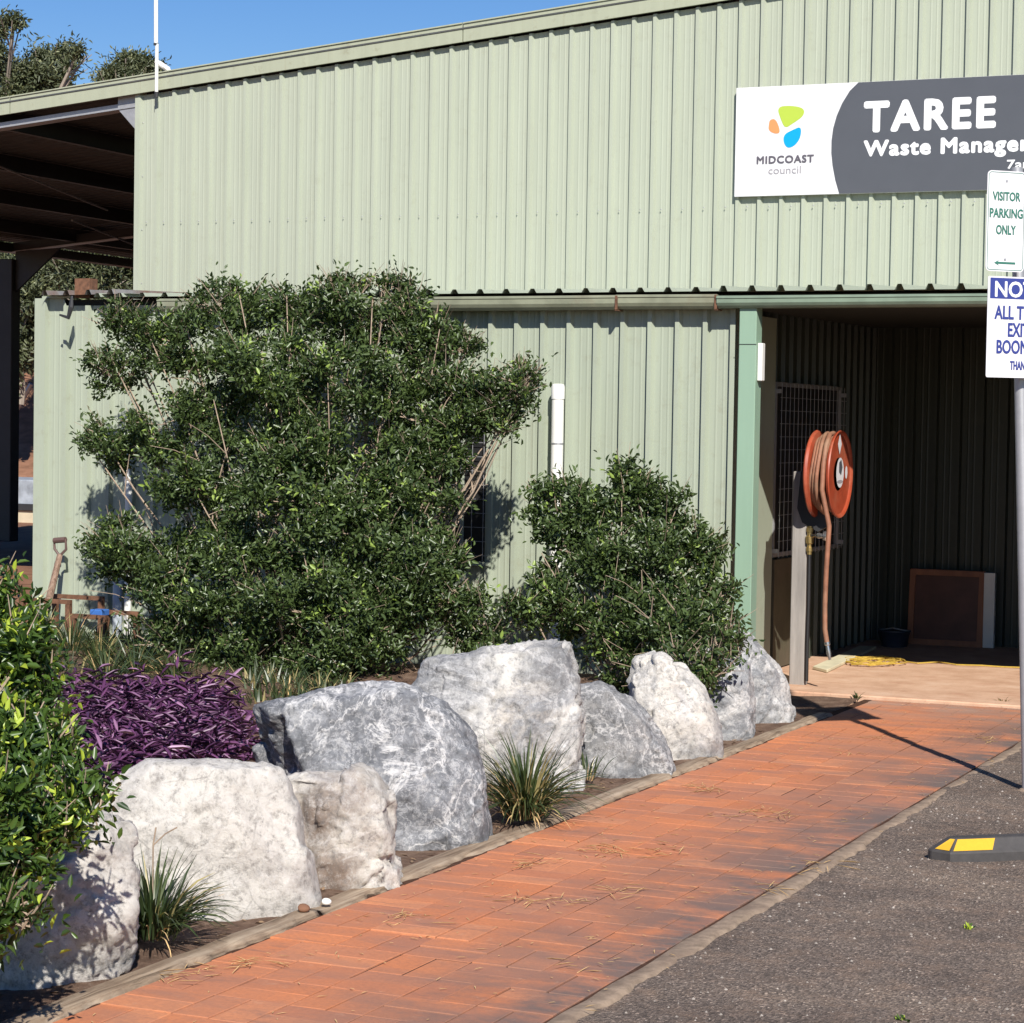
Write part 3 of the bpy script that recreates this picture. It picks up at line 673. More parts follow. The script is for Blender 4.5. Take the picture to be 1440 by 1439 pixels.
st(pk, O1, 'PARKING', M_gtxt, .016, .194, zb + Hh * .535, zb + Hh * .625, .035)
st(pk, O1, 'ONLY', M_gtxt, .052, .157, zb + Hh * .37, zb + Hh * .46, .035)
zc = zb + Hh * .085
flat('arrow', [(.045, zc), (.072, zc + .014), (.064, zc + .005), (.16, zc + .005), (.16, zc - .005), (.064, zc - .005), (.072, zc - .014)], M_gtxt, pk, O1, ux, tl3, nr, .0015)
g = MB()
for q in (.9, .12): g.lathe(O1 + ux * .104 + Vector((0, 0, zb + Hh * q)), nr, [(0, .007), (.003, .006)], 8)
g.build('bolt', M_galv, pk)
W2 = .43; O2, zb, zt = plate(1388, 388, 530.5, W2, 0, 0)
nk = addplate(O2, W2, zb, zt, .008, 'notice_plate'); nk['label'] = 'white notice plate with blue header and blue lettering'; Hh = zt - zb
flat('header_band', [(.012, zb + Hh * .78), (W2 - .012, zb + Hh * .78), (W2 - .012, zb + Hh * .985), (.012, zb + Hh * .985)], M_blue, nk, O2, ux, tl3, nr, .001)
st(nk, O2, 'NOTICE', M_txtw, .04, .39, zb + Hh * .80, zb + Hh * .95, .035)
st(nk, O2, 'ALL TRUCKS', M_blue, .04, .39, zb + Hh * .58, zb + Hh * .71, .035)
st(nk, O2, 'EXIT AT', M_blue, .115, .315, zb + Hh * .41, zb + Hh * .54, .035)
st(nk, O2, 'BOOMGATE', M_blue, .055, .375, zb + Hh * .24, zb + Hh * .37, .035)
st(nk, O2, 'THANK YOU', M_blue, .13, .30, zb + Hh * .08, zb + Hh * .165, .035)

# ================================================================= hose reel
pb = onZ(1123, 962, .02); pX, pY = pb.x, pb.y
tz = onY(1123, 663, pY).z
g = MB(); g.box((pX - .055, pY - .045, -.05), (pX + .05, pY + .045, tz)); tag(g.build('timber_post', M_oldw, None, bevel=.006), 'square grey weathered post holding the red hose reel at the slab corner', 'post')
hr = empty('hose_reel', (pX, pY, 1.2), 'red fire hose reel with coiled brown hose mounted on the grey post', 'hose reel')
M_red = plain('faded_red_enamel', (.33, .055, .022), .45, var=.25, scale=12, dirt=((.5, .25, .15), .55, .4))
M_hose = plain('rubber_hose', (.27, .115, .065), .65, var=.35, scale=14, dirt=((.30, .22, .14), .5, .6))
M_brass = plain('brass', (.50, .36, .14), .35, .8, var=.2)
M_steel = plain('bright_steel', (.6, .6, .6), .25, .9, var=.1)
cz = onY(1180, 667, pY).z; RR = .288
xr_ = onY(1180, 667, pY).x; xl_ = xr_ - .135; cy = pY - .02
def flange(x, s, nm):
    g = MB(); g.lathe((x, cy, cz), (s, 0, 0), [(0, .03), (0, .12), (.004, .2), (.004, RR - .022), (.016, RR - .012), (.020, RR), (.012, RR + .004), (-.004, RR - .006), (-.008, RR - .02), (-.008, .03)], 56)
    return g.build(nm, M_red, hr, True)
fr = flange(xr_, 1, 'flange'); fl = flange(xl_, -1, 'flange')
g = MB(); g.lathe((xl_, cy, cz), (1, 0, 0), [(0, .11), (.135, .11)], 30); g.build('drum', M_red, hr, True)
def gdisc(ry, rz, dy, dz, mat, nm, e, seg=24, par=fr):
    v = [(xr_ + e, cy + dy + ry * math.cos(2 * math.pi * k / seg), cz + dz + rz * math.sin(2 * math.pi * k / seg)) for k in range(seg)]
    return link(nm, mesh_from(nm, v, [tuple(range(seg))], mat), par)
gdisc(.09, .1, .02, .01, M_swhite, 'label_disc', .0065)
gdisc(.045, .055, .03, .045, M_sgrey, 'label_print', .0072, 5); gdisc(.07, .012, .02, -.05, M_txtl, 'label_print', .0072, 12)
gdisc(.045, .07, .0, .2, M_swhite, 'label_diamond', .0065, 4); gdisc(.03, .045, .17, .01, M_swhite, 'label_disc', .0065, 8)
g = MB()
for k in range(5):
    rr = .235 + .018 * ((k * 7) % 3); x = xl_ + .02 + k * .0235
    g.tube([(x + .008 * math.sin(a * 3), cy + rr * math.cos(a), cz + rr * math.sin(a)) for a in [2 * math.pi * j / 40 for j in range(41)]], .0135, 10, False)
for k in range(4):
    rr = .19; x = xl_ + .02 + k * .03
    g.tube([(x, cy + rr * math.cos(a), cz + rr * math.sin(a)) for a in [2 * math.pi * j / 32 for j in range(33)]], .018, 8, False)
g.build('hose_coil', M_hose, hr, True)
hx = xr_ - .03
pts = [(hx - .01, cy + .02, cz + .272), (hx, cy - .12, cz + .262), (hx + .004, cy - .215, cz + .19), (hx + .004, cy - .268, cz + .06), (hx, cy - .272, cz - .1)]
for (px_, py_) in ((1166, 740), (1162, 800), (1160, 850), (1160, 885), (1163, 905)):
    q = onY(px_, py_, cy - .27); pts.append(tuple(q))
g = MB(); g.tube(pts, .0165, 10); g.build('hanging_hose', M_hose, hr, True)
g = MB(); q0, q1 = onY(1163, 903, cy - .27), onY(1167, 928, cy - .27); d = q1 - q0
g.tube([q0, q0 + d * .15, q0 + d * .2, q0 + d * .6, q1], [.019, .019, .013, .016, .009], 12); g.build('nozzle', M_steel, hr, True)
g = MB(); q = [onY(px_, py_, pY - .05) for px_, py_ in ((1134, 640), (1140, 640), (1165, 700), (1168, 738), (1150, 748), (1128, 735), (1121, 715), (1126, 665))]; g.poly(q, (0, .05, 0)); g.build('bracket_plate', M_dark, hr)
g = MB(); g.tube([(pX + .04, pY - .03, cz), (xl_ + .02, cy, cz)], .03, 12); g.tube([(pX, pY - .03, cz - .3), (xl_ + .05, cy, cz - .05)], .014, 8); g.build('axle', M_dark, hr)
g = MB(); q = onY(1139, 740, pY - .05); vx = q.x; vy = q.y
z0 = onY(1139, 780, vy).z; z1 = q.z
g.lathe((vx, vy, z0), (0, 0, 1), [(0, .016), (.02, .016), (.021, .022), (.05, .022), (.052, .016), (.07, .016), (.075, .026), (.12, .028), (.125, .018), (.15, .018), (.152, .023), (.18, .023), (.182, .016), (z1 - z0, .016)], 12); g.build('valve_body', M_brass, hr, True)
g = MB(); z_ = onY(1139, 753, vy).z; g.tube([(vx, vy, z_), (vx + .05, vy - .01, z_), (vx + .06, vy - .01, z_), (vx + .10, vy - .02, z_)], [.012, .012, .02, .014], 10); g.lathe((vx + .1, vy - .02, z_), (1, .1, 0), [(0, .03), (.015, .034), (.03, .02)], 14); g.build('valve_handle', M_steel, hr, True)
g = MB(); g.tube([(vx, vy, z0), onY(1137, 850, vy), onY(1135, 905, vy), onY(1134, 958, vy)], .013, 8); g.build('supply_hose', M_black, hr, True)

# ================================================================= things on the slab
M_plank = plain('pale_painted_plank', (.66, .60, .42), .7, var=.2, scale=9)
q = [onZ(px_, py_, .045) for px_, py_ in ((1143, 937), (1163, 942), (1232, 909), (1208, 908))]
g = MB(); g.poly(q, (0, 0, -.022)); tag(g.build('loose_plank', M_plank, None, bevel=.003), 'pale loose plank lying on the slab at the foot of the hose reel', 'plank')
M_rope = plain('yellow_rope', (.50, .33, .05), .7, var=.3, scale=60)
pts = []
c0 = onZ(1228, 931, .03)
for k in range(110):
    a = k * .42; r = .13 + .07 * math.sin(k * .37) + .03 * math.sin(k * 1.1)
    pts.append((c0.x + r * 1.0 * math.cos(a) + .03 * math.sin(k * .13), c0.y + r * 2.0 * math.sin(a) * .8, .032 + .012 * abs(math.sin(k * .9))))
for px_, py_ in ((1262, 929), (1290, 933), (1320, 931), (1345, 935), (1380, 936), (1410, 938), (1440, 939), (1480, 941)): pts.append(tuple(onZ(px_, py_, .03)))
g = MB(); g.tube(pts, .0052, 5); tag(g.build('rope', M_rope, None, True), 'yellow rope in a loose tangle on the slab with one end trailing right', 'rope')
M_wframe = plain('stained_timber', (.34, .13, .06), .55, var=.3, scale=9, streak=True); M_wpan = plain('dark_stained_panel', (.12, .045, .028), .5, var=.3)
YFb = 17.95
a = onY(1275, 909, YFb); b = onY(1383, 808, YFb)
fr_ = empty('framed_board', (a.x, YFb, .02), 'reddish timber framed board leaning against the back wall of the recess', 'board')
x0, x1, z0, z1 = a.x, b.x, .022, .02 + (b.z - a.z); e = .045
lean = .06
def lq(x, z, dy=0): return (x, YFb + dy + lean * (z - z0) / (z1 - z0), z)
for nm, (xa, xb, za, zb_), mm, dy in (('frame_rail', (x0, x1, z0, z0 + e), M_wframe, 0), ('frame_rail', (x0, x1, z1 - e, z1), M_wframe, 0), ('frame_stile', (x0, x0 + e, z0 + e, z1 - e), M_wframe, 0), ('frame_stile', (x1 - e, x1, z0 + e, z1 - e), M_wframe, 0), ('panel', (x0 + e, x1 - e, z0 + e, z1 - e), M_wpan, .02)):
    g = MB(); g.poly([lq(xa, za, dy), lq(xb, za, dy), lq(xb, zb_, dy), lq(xa, zb_, dy)], (0, .035 if dy == 0 else .01, 0)); g.build(nm, mm, fr_)
a = onY(1385, 909, YFb + .02); b = onY(1396, 804, YFb + .02)
g = MB(); g.box((a.x - .02, YFb + .02, .022), (b.x + .02, YFb + .07, .022 + b.z - a.z)); tag(g.build('white_board_end', M_white, None, bevel=.003), 'narrow white board standing on end right of the framed board', 'board')
a = onZ(1210, 908, .02)
tub = empty('storage_tub', (a.x, a.y, .02), 'dark low storage tub in the shade on the recess floor left of the framed board', 'tub')
g = MB(); g.lathe((a.x + .25, 17.7, .02), (0, 0, 1), [(0, .10), (.11, .12), (.12, .13), (.13, .13), (.125, .115)], 20); g.build('tub_body', plain('navy_plastic', (.02, .03, .05), .5), tub, True)
g = MB(); g.tube([(a.x + .25 - .125, 17.7, .145), (a.x + .25, 17.64, .17), (a.x + .375, 17.7, .145)], .006, 6); g.build('handle', M_galv, tub)

# wheel stop
ws = empty('wheel_stop', (-1.9, 9.1, 0), 'black rubber wheel stop with yellow reflective end panels on the asphalt', 'wheel stop')
M_rub = plain('black_rubber', (.055, .05, .048), .7, var=.25, scale=20, dirt=((.12, .1, .085), .5, .6)); M_yel = plain('reflective_yellow', (.66, .38, .03), .35, var=.06, scale=60)
F0 = onZ(1337, 1217, -.02); F1 = onZ(1440, 1213, -.02); dX = (F1 - F0).normalized(); Lk = onZ(1306, 1210, -.02)
dY = Vector((-dX.y, dX.x, 0)); LEN = 1.65; WD = .15; HT = .1
F0 = F0 - dX * .0
def wp(u, v, z): return F0 + dX * u + dY * v + Vector((0, 0, z + 0))
cut = (Lk - F0); cu_, cv = cut.dot(dX), cut.dot(dY)
cu_ = min(cu_, -.05); cv = max(min(cv, .08), .03)
lo_ = [(0, 0), (LEN, 0), (LEN - cu_, cv), (LEN - cu_, WD - cv * .5), (LEN, WD), (0, WD), (cu_, WD - cv * .5), (cu_, cv)]
tp_ = [(.045, .045), (LEN - .045, .045), (LEN - .03, .055), (LEN - .03, WD - .06), (LEN - .045, WD - .045), (.045, WD - .045), (.03, WD - .06), (.03, .055)]
v = [wp(a, b, 0) for a, b in lo_] + [wp(a, b, .048) for a, b in lo_] + [wp(a, b, HT) for a, b in tp_]
f = [tuple(reversed(range(8)))] + [(i, (i + 1) % 8, 8 + (i + 1) % 8, 8 + i) for i in range(8)] + [(8 + i, 8 + (i + 1) % 8, 16 + (i + 1) % 8, 16 + i) for i in range(8)] + [tuple(range(16, 24))]
me = mesh_from('stop_body', v, f, M_rub); bm = bmesh.new(); bm.from_mesh(me); bmesh.ops.recalc_face_normals(bm, faces=bm.faces); bmesh.ops.bevel(bm, geom=list(bm.edges), offset=.004, segments=1, affect='EDGES'); bm.to_mesh(me); bm.free()
link('stop_body', me, ws)
def onface(A, B, Cc, D, s0, s1, t0, t1, nm, off=.003):
    def bl(s, t): return (A * (1 - s) + B * s) * (1 - t) + (D * (1 - s) + Cc * s) * t
    n = (B - A).cross(D - A).normalized()
    if n.z < 0: n = -n
    q = [bl(s, t) + n * off for s, t in ((s0, t0), (s1, t0), (s1, t1), (s0, t1))]
    link(nm, mesh_from(nm, q, [(0, 1, 2, 3)], M_yel), ws)
A, B, Cc, D = v[8], v[9], v[17], v[16]
onface(A, B, Cc, D, .004, .11, .12, .9, 'reflector_panel'); onface(A, B, Cc, D, .89, .996, .12, .9, 'reflector_panel')
A, B, Cc, D = v[15], v[8], v[16], v[23]
onface(A, B, Cc, D, .1, .88, .12, .9, 'reflector_panel')

# ================================================================= left background: shovel, racks, far skip
a = onY(63, 868, 13.3); b = onY(84, 782, 13.75); c = onY(86, 765, 13.75)
sh = empty('shovel', a, 'old timber handled shovel leaning on the wall at the left end', 'shovel')
g = MB(); g.tube([a, a * .5 + b * .5, b], [.03, .026, .022], 8); g.build('shaft', timber('grey_handle', (.22, .14, .1), (.34, .24, .18), 2), sh, True)
g = MB(); u_ = Vector((1, 0, 0)); q = [b, b + u_ * -.045 + Vector((0, 0, .05)), b + u_ * -.05 + Vector((0, 0, .11)), b + u_ * .05 + Vector((0, 0, .12)), b + u_ * .055 + Vector((0, 0, .05)), b]
g.tube(q, .010, 6); g.tube([q[2], q[3]], .021, 8); g.build('grip', plain('grip_brown', (.12, .07, .06), .6), sh, True)
g = MB(); g.poly([a + Vector(w) for w in ((-.1, 0, 0), (.1, 0, 0), (.1, -.02, -.2), (0, -.03, -.3), (-.1, -.02, -.2))], (0, .006, 0)); g.build('blade', M_rust, sh)
def rack(x0, x1, yt, Y, lab):
    A = onY(x0, yt, Y); B = onY(x1, yt, Y); r = empty('rusty_rack', (A.x, Y, 0), lab, 'metal rack', 'rusty racks by the left wall')
    for Yq in (Y, Y + .4):
        g = MB(); g.beam((A.x, Yq, A.z), (B.x, Yq, A.z), .03, .03); g.build('rail', M_rust, r)
        for X in (A.x + .02, B.x - .02): g = MB(); g.box((X - .018, Yq - .018, 0), (X + .018, Yq + .018, A.z - .016)); g.build('leg', M_rust, r)
    return A, B
rack(28, 100, 843, 13.3, 'rusty low rack behind the shovel at the far left of the wall')
A, B = rack(100, 150, 866, 13.2, 'rusty low rack between the shovel and the big shrub')
g = MB(); c = onY(140, 862, 13.3); g.box((c.x - .05, 13.25, c.z - .02), (c.x + .05, 13.35, c.z + .025)); tag(g.build('blue_block', plain('blue_plastic', (.05, .15, .45), .4), None, bevel=.006), 'small blue plastic block on the rack left of the big shrub', 'block')
# far skip beyond the open bay
sk = empty('skip_bin', onZ(20, 800, 0), 'grey steel skip with cream side rail seen past the left end of the wall', 'skip bin')
Yk = 33
def slab(px0, px1, y0, y1, Y, dep, mat, nm, par):
    a = onY(px0, y1, Y); b = onY(px1, y0, Y); g = MB(); g.box((a.x, Y, a.z), (b.x, Y + dep, b.z)); return g.build(nm, mat, par, bevel=.01)
slab(-60, 100, 677, 710, Yk, 1.6, plain('blue_grey_paint', (.33, .36, .40), .5, var=.4, scale=5), 'bin_body', sk)
slab(-60, 100, 711, 715, Yk - .05, 1.7, M_dark, 'rim', sk)
slab(-60, 100, 716, 736, Yk, 1.5, plain('cream_paint', (.55, .47, .33), .6), 'side_rail', sk)
slab(-60, 100, 737, 757, Yk + .05, 1.4, plain('tan_paint', (.42, .27, .17), .7), 'lower_rail', sk)
slab(-60, 100, 759, 800, Yk + .1, 1.2, M_black, 'undercarriage', sk)
g = MB(); g.tube([onY(16, 590, 40), onY(44, 540, 40)], .05, 6); tag(g.build('stay_pole', M_galv), 'thin pale slanting pole in front of the far trees at left', 'pole')

# ================================================================= boulders
def boulder(px, Y, thick, mat, label, front=(), vox=.014, amp=1., seed=1, cracks=(), cuts=9, grow=1.045):
    cx = sum(p[0] for p in px) / len(px); cy0 = sum(p[1] for p in px) / len(px); px = [(cx + (p[0] - cx) * grow, cy0 + (p[1] - cy0) * (1 + (grow - 1) * .8)) for p in px]; yb_ = max(p[1] for p in px)
    vd = ray(cx, 640); vd.z = 0; vd.normalize()
    base = onY(cx, yb_, Y); pc = Vector((base.x, base.y, 0)) + vd * thick * .45
    def hit(x, y, off=0):
        d = ray(x, y); P = pc - vd * off; return CAM + d * ((P - CAM).dot(vd) / d.dot(vd))
    ctr = sum((hit(*p) for p in px), Vector()) / len(px)
    pts = []; r = random.Random(seed)
    for k_p, p in enumerate(px):
        w = hit(*p); pts.append(w)
        if k_p % 2 and len(px) > 9:
            pts.append(ctr + (w - ctr) * .75 + vd * thick * r.uniform(.35, .6)); continue
        q = ctr + (w - ctr) * r.uniform(.84, .96); pts.append(q - vd * thick * r.uniform(.25, .38))
        q = ctr + (w - ctr) * r.uniform(.55, .8); pts.append(q + vd * thick * r.uniform(.35, .6))
    for (x, y, o) in front: pts.append(hit(x, y, thick * o))
    q = ctr - vd * thick * .45; pts += [q + Vector((0, 0, .1)) + CR * .1, q - CR * .12]
    pts += [Vector((p.x, p.y, min(p.z, 0) - .08)) for p in pts if p.z < ctr.z]
    def hull(ps):
        """convex hull of the points, built in a fixed order so that every run gives the same stone"""
        bm = bmesh.new()
        for q in sorted({(round(p.x, 4), round(p.y, 4), round(p.z, 4)) for p in ps}): bm.verts.new(q)
        bmesh.ops.convex_hull(bm, input=bm.verts)
        bmesh.ops.delete(bm, geom=[v_ for v_ in bm.verts if not v_.link_faces], context='VERTS')
        return bm
    r2 = random.Random(seed * 7 + 1)
    bm = hull(pts)
    for k in range(cuts):
        nn = (-vd * r2.uniform(.5, 1.0) + Vector((r2.uniform(-.7, .7), r2.uniform(-.3, .2), r2.uniform(-.5, .55)))).normalized()
        mx = max((v_.co - ctr).dot(nn) for v_ in bm.verts)
        bmesh.ops.bisect_plane(bm, geom=bm.verts[:] + bm.edges[:] + bm.faces[:], plane_co=ctr + nn * (mx * r2.uniform(.80, .93)), plane_no=nn, clear_outer=True)
        ps = [v_.co.copy() for v_ in bm.verts]; bm.free(); bm = hull(ps)
    me = bpy.data.meshes.new('b'); bm.to_mesh(me); bm.free()
    ob = bpy.data.objects.new('b', me); COL.objects.link(ob)
    md = ob.modifiers.new('r', 'REMESH'); md.mode = 'VOXEL'; md.voxel_size = vox
    md = ob.modifiers.new('s', 'SMOOTH'); md.iterations = 1; md.factor = .2
    me2 = bpy.data.meshes.new_from_object(ob.evaluated_get(bpy.context.evaluated_depsgraph_get()))
    bpy.data.objects.remove(ob)
    n = len(me2.vertices); co_ = np.empty(n * 3, np.float32); me2.vertices.foreach_get('co', co_); co_ = co_.reshape(-1, 3)
    no = np.empty(n * 3, np.float32); me2.vertices.foreach_get('normal', no); no = no.reshape(-1, 3)
    out = np.empty(n, np.float32); s = seed * 3.1
    for i in range(n):
        p = Vector(co_[i]); a = noise.noise(p * 2.6 + Vector((s, 0, 0))); b = noise.ridged_multi_fractal(p * 3.3 + Vector((0, s, 0)), .9, 2.1, 4, 1, 2)
        c = noise.fractal(p * 11 + Vector((s, s, 0)), .8, 2.0, 4); d = noise.cell(p * 4.0 + Vector((a, a, s)) * .8)
        e = noise.noise(Vector((p.x * 9, p.y * 9, p.z * 3)) + Vector((s, 1, 0))); h_ = noise.voronoi(p * 5 + Vector((a, c, s)) * .5)[0]
        def fct(sc_f, k_):
            pp = p * sc_f + Vector((a * .25 + s, c * .15, s)); sd = noise.voronoi(pp)[1][0]; q7 = sd * 7.3 + Vector((s, 3, 1)); rd = Vector((noise.noise(q7), noise.noise(q7 + Vector((31, 5, 7))), noise.noise(q7 + Vector((3, 57, 11))))) * .9
            return k_ * (pp - sd).dot(rd) + k_ * .25 * rd.x
        out[i] = fct(2.6, .10) + fct(7.0, .036) + fct(17, .010) + .015 * a - .0085 * (b - 1) + .0065 * c + .004 * e - .009 * max(0, .10 - (h_[1] - h_[0])) / .10
        if cracks:
            w_ = p - CAM; zz = w_.dot(CF); X_ = 720 + FPX * w_.dot(CR) / zz; Y_ = 719.5 - FPX * w_.dot(CU) / zz
            for (ax_, ay_, bx_, by2, wd_, dp_) in cracks:
                t_q = max(0, min(1, ((X_ - ax_) * (bx_ - ax_) + (Y_ - ay_) * (by2 - ay_)) / ((bx_ - ax_) ** 2 + (by2 - ay_) ** 2)))
                dd = math.hypot(X_ - ax_ - t_q * (bx_ - ax_) + 5 * a, Y_ - ay_ - t_q * (by2 - ay_)); out[i] -= dp_ * math.exp(-(dd / wd_) ** 2)
    co_ += no * (out * amp)[:, None]
    me2.vertices.foreach_set('co', co_.ravel()); me2.materials.clear(); me2.materials.append(mat)
    bm = bmesh.new(); bm.from_mesh(me2); bmesh.ops.smooth_vert(bm, verts=bm.verts, factor=.12, use_axis_x=True, use_axis_y=True, use_axis_z=True); bm.to_mesh(me2); bm.free()
    me2.polygons.foreach_set('use_smooth', [True] * len(me2.polygons)); me2.update()
    c = co_.mean(0); c[2] = 0
    o = bpy.data.objects.new('boulder', me2); me2.transform(Matrix.Translation(-Vector(c.tolist()))); o.location = c.tolist(); COL.objects.link(o)
    return tag(o, label, 'boulder', 'boulders lining the garden bed')
m1 = rockmat('cream_boulder_stone', (.60, .565, .515), (.40, .37, .34), .2, .55, None, 3.)
m3 = rockmat('blue_grey_boulder_stone', (.36, .363, .375), (.165, .17, .182), .7, .44, None, 21.)
m4 = rockmat('pale_boulder_stone', (.64, .60, .54), (.29, .28, .275), .35, .52, None, 33.)
m5 = rockmat('grey_boulder_stone', (.35, .34, .33), (.19, .193, .20), .6, .46, None, 41.)
m7 = rockmat('streaked_boulder_stone', (.62, .60, .57), (.23, .235, .245), .5, .47, None, 63.)
from mathutils.bvhtree import BVHTree
def surf(o, x, y):
    bv = BVHTree.FromPolygons([v_.co + o.location for v_ in o.data.vertices], [p_.vertices for p_ in o.data.polygons]); h_ = bv.ray_cast(CAM, ray(x, y).normalized()); return tuple(h_[0]) if h_[0] else tuple(o.location)
boulder([(-120, 1330), (-100, 1230), (0, 1200), (70, 1170), (130, 1158), (182, 1160), (190, 1230), (172, 1345), (110, 1372), (20, 1425), (-80, 1460)], 5.7, .5, m1, 'pale boulder in the bottom left corner dappled by shrub shade', seed=2)
boulder([(130, 1150), (165, 1100), (210, 1070), (270, 1066), (350, 1071), (396, 1082), (418, 1130), (436, 1200), (451, 1275), (400, 1292), (300, 1300), (200, 1290), (150, 1240)], 6.75, .5, m1, 'large cream boulder behind the dark strappy tuft', seed=5, amp=.45, cracks=[(185, 1150, 300, 1140, 5, .012), (300, 1075, 400, 1090, 4, .012)])
bs = boulder([(398, 1092), (430, 1082), (505, 1077), (528, 1090), (547, 1115), (562, 1150), (565, 1180), (550, 1215), (530, 1246), (470, 1258), (432, 1240), (412, 1150)], 7.35, .4, m1, 'small cream boulder with brown stains between the large cream and blue-grey boulders', seed=7, amp=.8, vox=.012, cracks=[(402, 1105, 470, 1095, 5, .02), (412, 1110, 440, 1240, 5, .02)])
boulder([(322, 1030), (340, 1000), (400, 983), (470, 967), (550, 961), (588, 968), (628, 992), (658, 1035), (676, 1090), (688, 1150), (662, 1192), (605, 1213), (540, 1210), (440, 1150), (350, 1065)], 8.15, .62, m3, 'biggest blue-grey boulder with white veins and a vertical cleft', seed=9, amp=.8, vox=.014, cracks=[(392, 1000, 402, 1085, 7, .07), (410, 1000, 424, 1050, 4, .03), (350, 1010, 356, 1070, 6, .02), (520, 1080, 500, 1010, 6, .015)])
bt = boulder([(578, 968), (595, 935), (632, 924), (700, 911), (785, 899), (803, 906), (812, 960), (817, 1010), (818, 1085), (790, 1112), (700, 1105), (665, 1060), (620, 1010)], 9.7, .55, m4, 'tall pale boulder with grey top corner behind the second grass tuft', seed=12)
boulder([(806, 990), (810, 968), (850, 958), (886, 982), (912, 1018), (938, 1050), (947, 1080), (900, 1101), (855, 1096), (818, 1082)], 10.4, .45, m5, 'low grey boulder right of the tall pale boulder', seed=14, cuts=5, grow=1.10, amp=.6)
boulder([(888, 965), (896, 932), (930, 922), (965, 935), (988, 968), (1008, 1010), (1014, 1064), (975, 1074), (945, 1080), (925, 1040), (903, 1000)], 11.1, .45, m4, 'cream rounded boulder under the left side of the small shrub', seed=16, cuts=5, grow=1.10, amp=.6)
boulder([(968, 980), (972, 925), (1000, 915), (1050, 935), (1060, 1000), (1056, 1038), (1030, 1050), (1016, 1066), (985, 1040)], 12.0, .4, m7, 'grey boulder hung with shrub foliage, second from the slab', seed=18, cuts=4, grow=1.12, amp=.6)
boulder([(1012, 925), (1030, 893), (1055, 895), (1066, 914), (1092, 936), (1108, 965), (1110, 1018), (1072, 1030), (1052, 1034), (1040, 990)], 12.75, .45, m7, 'last boulder beside the slab and green post', seed=20, cuts=4, grow=1.12, amp=.6)
bs.data.materials[0] = rockmat('stained_boulder_stone', (.60, .56, .50), (.36, .33, .31), .3, .56, ((.34, .27, .22), .35), 11., [(surf(bs, 440, 1150), .13, (.12, .075, .05), .9), (surf(bs, 465, 1235), .14, (.17, .11, .075), .85), (surf(bs, 480, 1110), .15, (.25, .2, .165), .7)])
bt.data.materials[0] = rockmat('pale_grey_boulder_stone', (.64, .61, .56), (.26, .26, .265), .4, .5, None, 53., [(surf(bt, 785, 930), .22, (.17, .172, .18), .95), (surf(bt, 625, 950), .28, (.23, .23, .235), .85), (surf(bt, 740, 1010), .2, (.40, .33, .26), .6)])
g = random.Random(3)
for (x, y, s, lab) in ((426, 1277, .022, 'small brown pebble at the foot of the large cream boulder'), (458, 1268, .018, 'small white pebble beside the stained boulder')):
    P = onZ(x, y, .03); bm = bmesh.new(); bmesh.ops.create_icosphere(bm, subdivisions=3, radius=s)
    for v_ in bm.verts: v_.co *= 1 + .35 * noise.noise(v_.co * 30); v_.co.z *= .7
    me = bpy.data.meshes.new('pebble'); bm.to_mesh(me); bm.free(); me.materials.append(M_dirt if s > .02 else M_white); o = link('pebble', me); o.location = P; tag(o, lab, 'pebble')

# ================================================================= vegetation
rng = np.random.default_rng(5)
def norm(a): return a / np.maximum(np.linalg.norm(a, axis=-1, keepdims=True), 1e-9)
def leaves_mesh(name, pos, dirs, nrm, length, width, var, mat, droop=.15):
    """pos (n,3) leaf base, dirs (n,3), nrm (n,3); folded 6-vertex leaves"""
    n = len(pos); d = norm(dirs); s = norm(np.cross(d, nrm)); u = np.cross(s, d)
    L = length[:, None]; W = width[:, None]
    b = pos; t = pos + d * L - u * L * droop
    m1_ = pos + d * L * .33; m2_ = pos + d * L * .70 - u * L * droop * .35
    up = u * W * .25
    V = np.stack([b, m1_ + s * W * .5 + up, m2_ + s * W * .38 + up, t, m2_ - s * W * .38 + up, m1_ - s * W * .5 + up], 1).reshape(-1, 3)
    base = (np.arange(n) * 6)[:, None]
    F = np.concatenate([base + np.array([0, 1, 2, 3]), base + np.array([0, 3, 4, 5])], 1).reshape(-1, 4)
    return raw_mesh(name, V, F, mat, np.repeat(var, 6))
def raw_mesh(name, V, F, mat, var=None):
    me = bpy.data.meshes.new(name); me.vertices.add(len(V)); me.vertices.foreach_set('co', V.astype(np.float32).ravel())
    k = F.shape[1]; me.loops.add(F.size); me.loops.foreach_set('vertex_index', F.astype(np.int32).ravel())
    me.polygons.add(len(F)); me.polygons.foreach_set('loop_start', np.arange(0, F.size, k, dtype=np.int32))
    me.polygons.foreach_set('loop_total', np.full(len(F), k, np.int32)) if bpy.app.version < (4, 0) else None
    me.update(calc_edges=True)
    if var is not None:
        a = me.attributes.new('leafvar', 'FLOAT', 'POINT'); a.data.foreach_set('value', var.astype(np.float32))
    me.materials.append(mat); return me
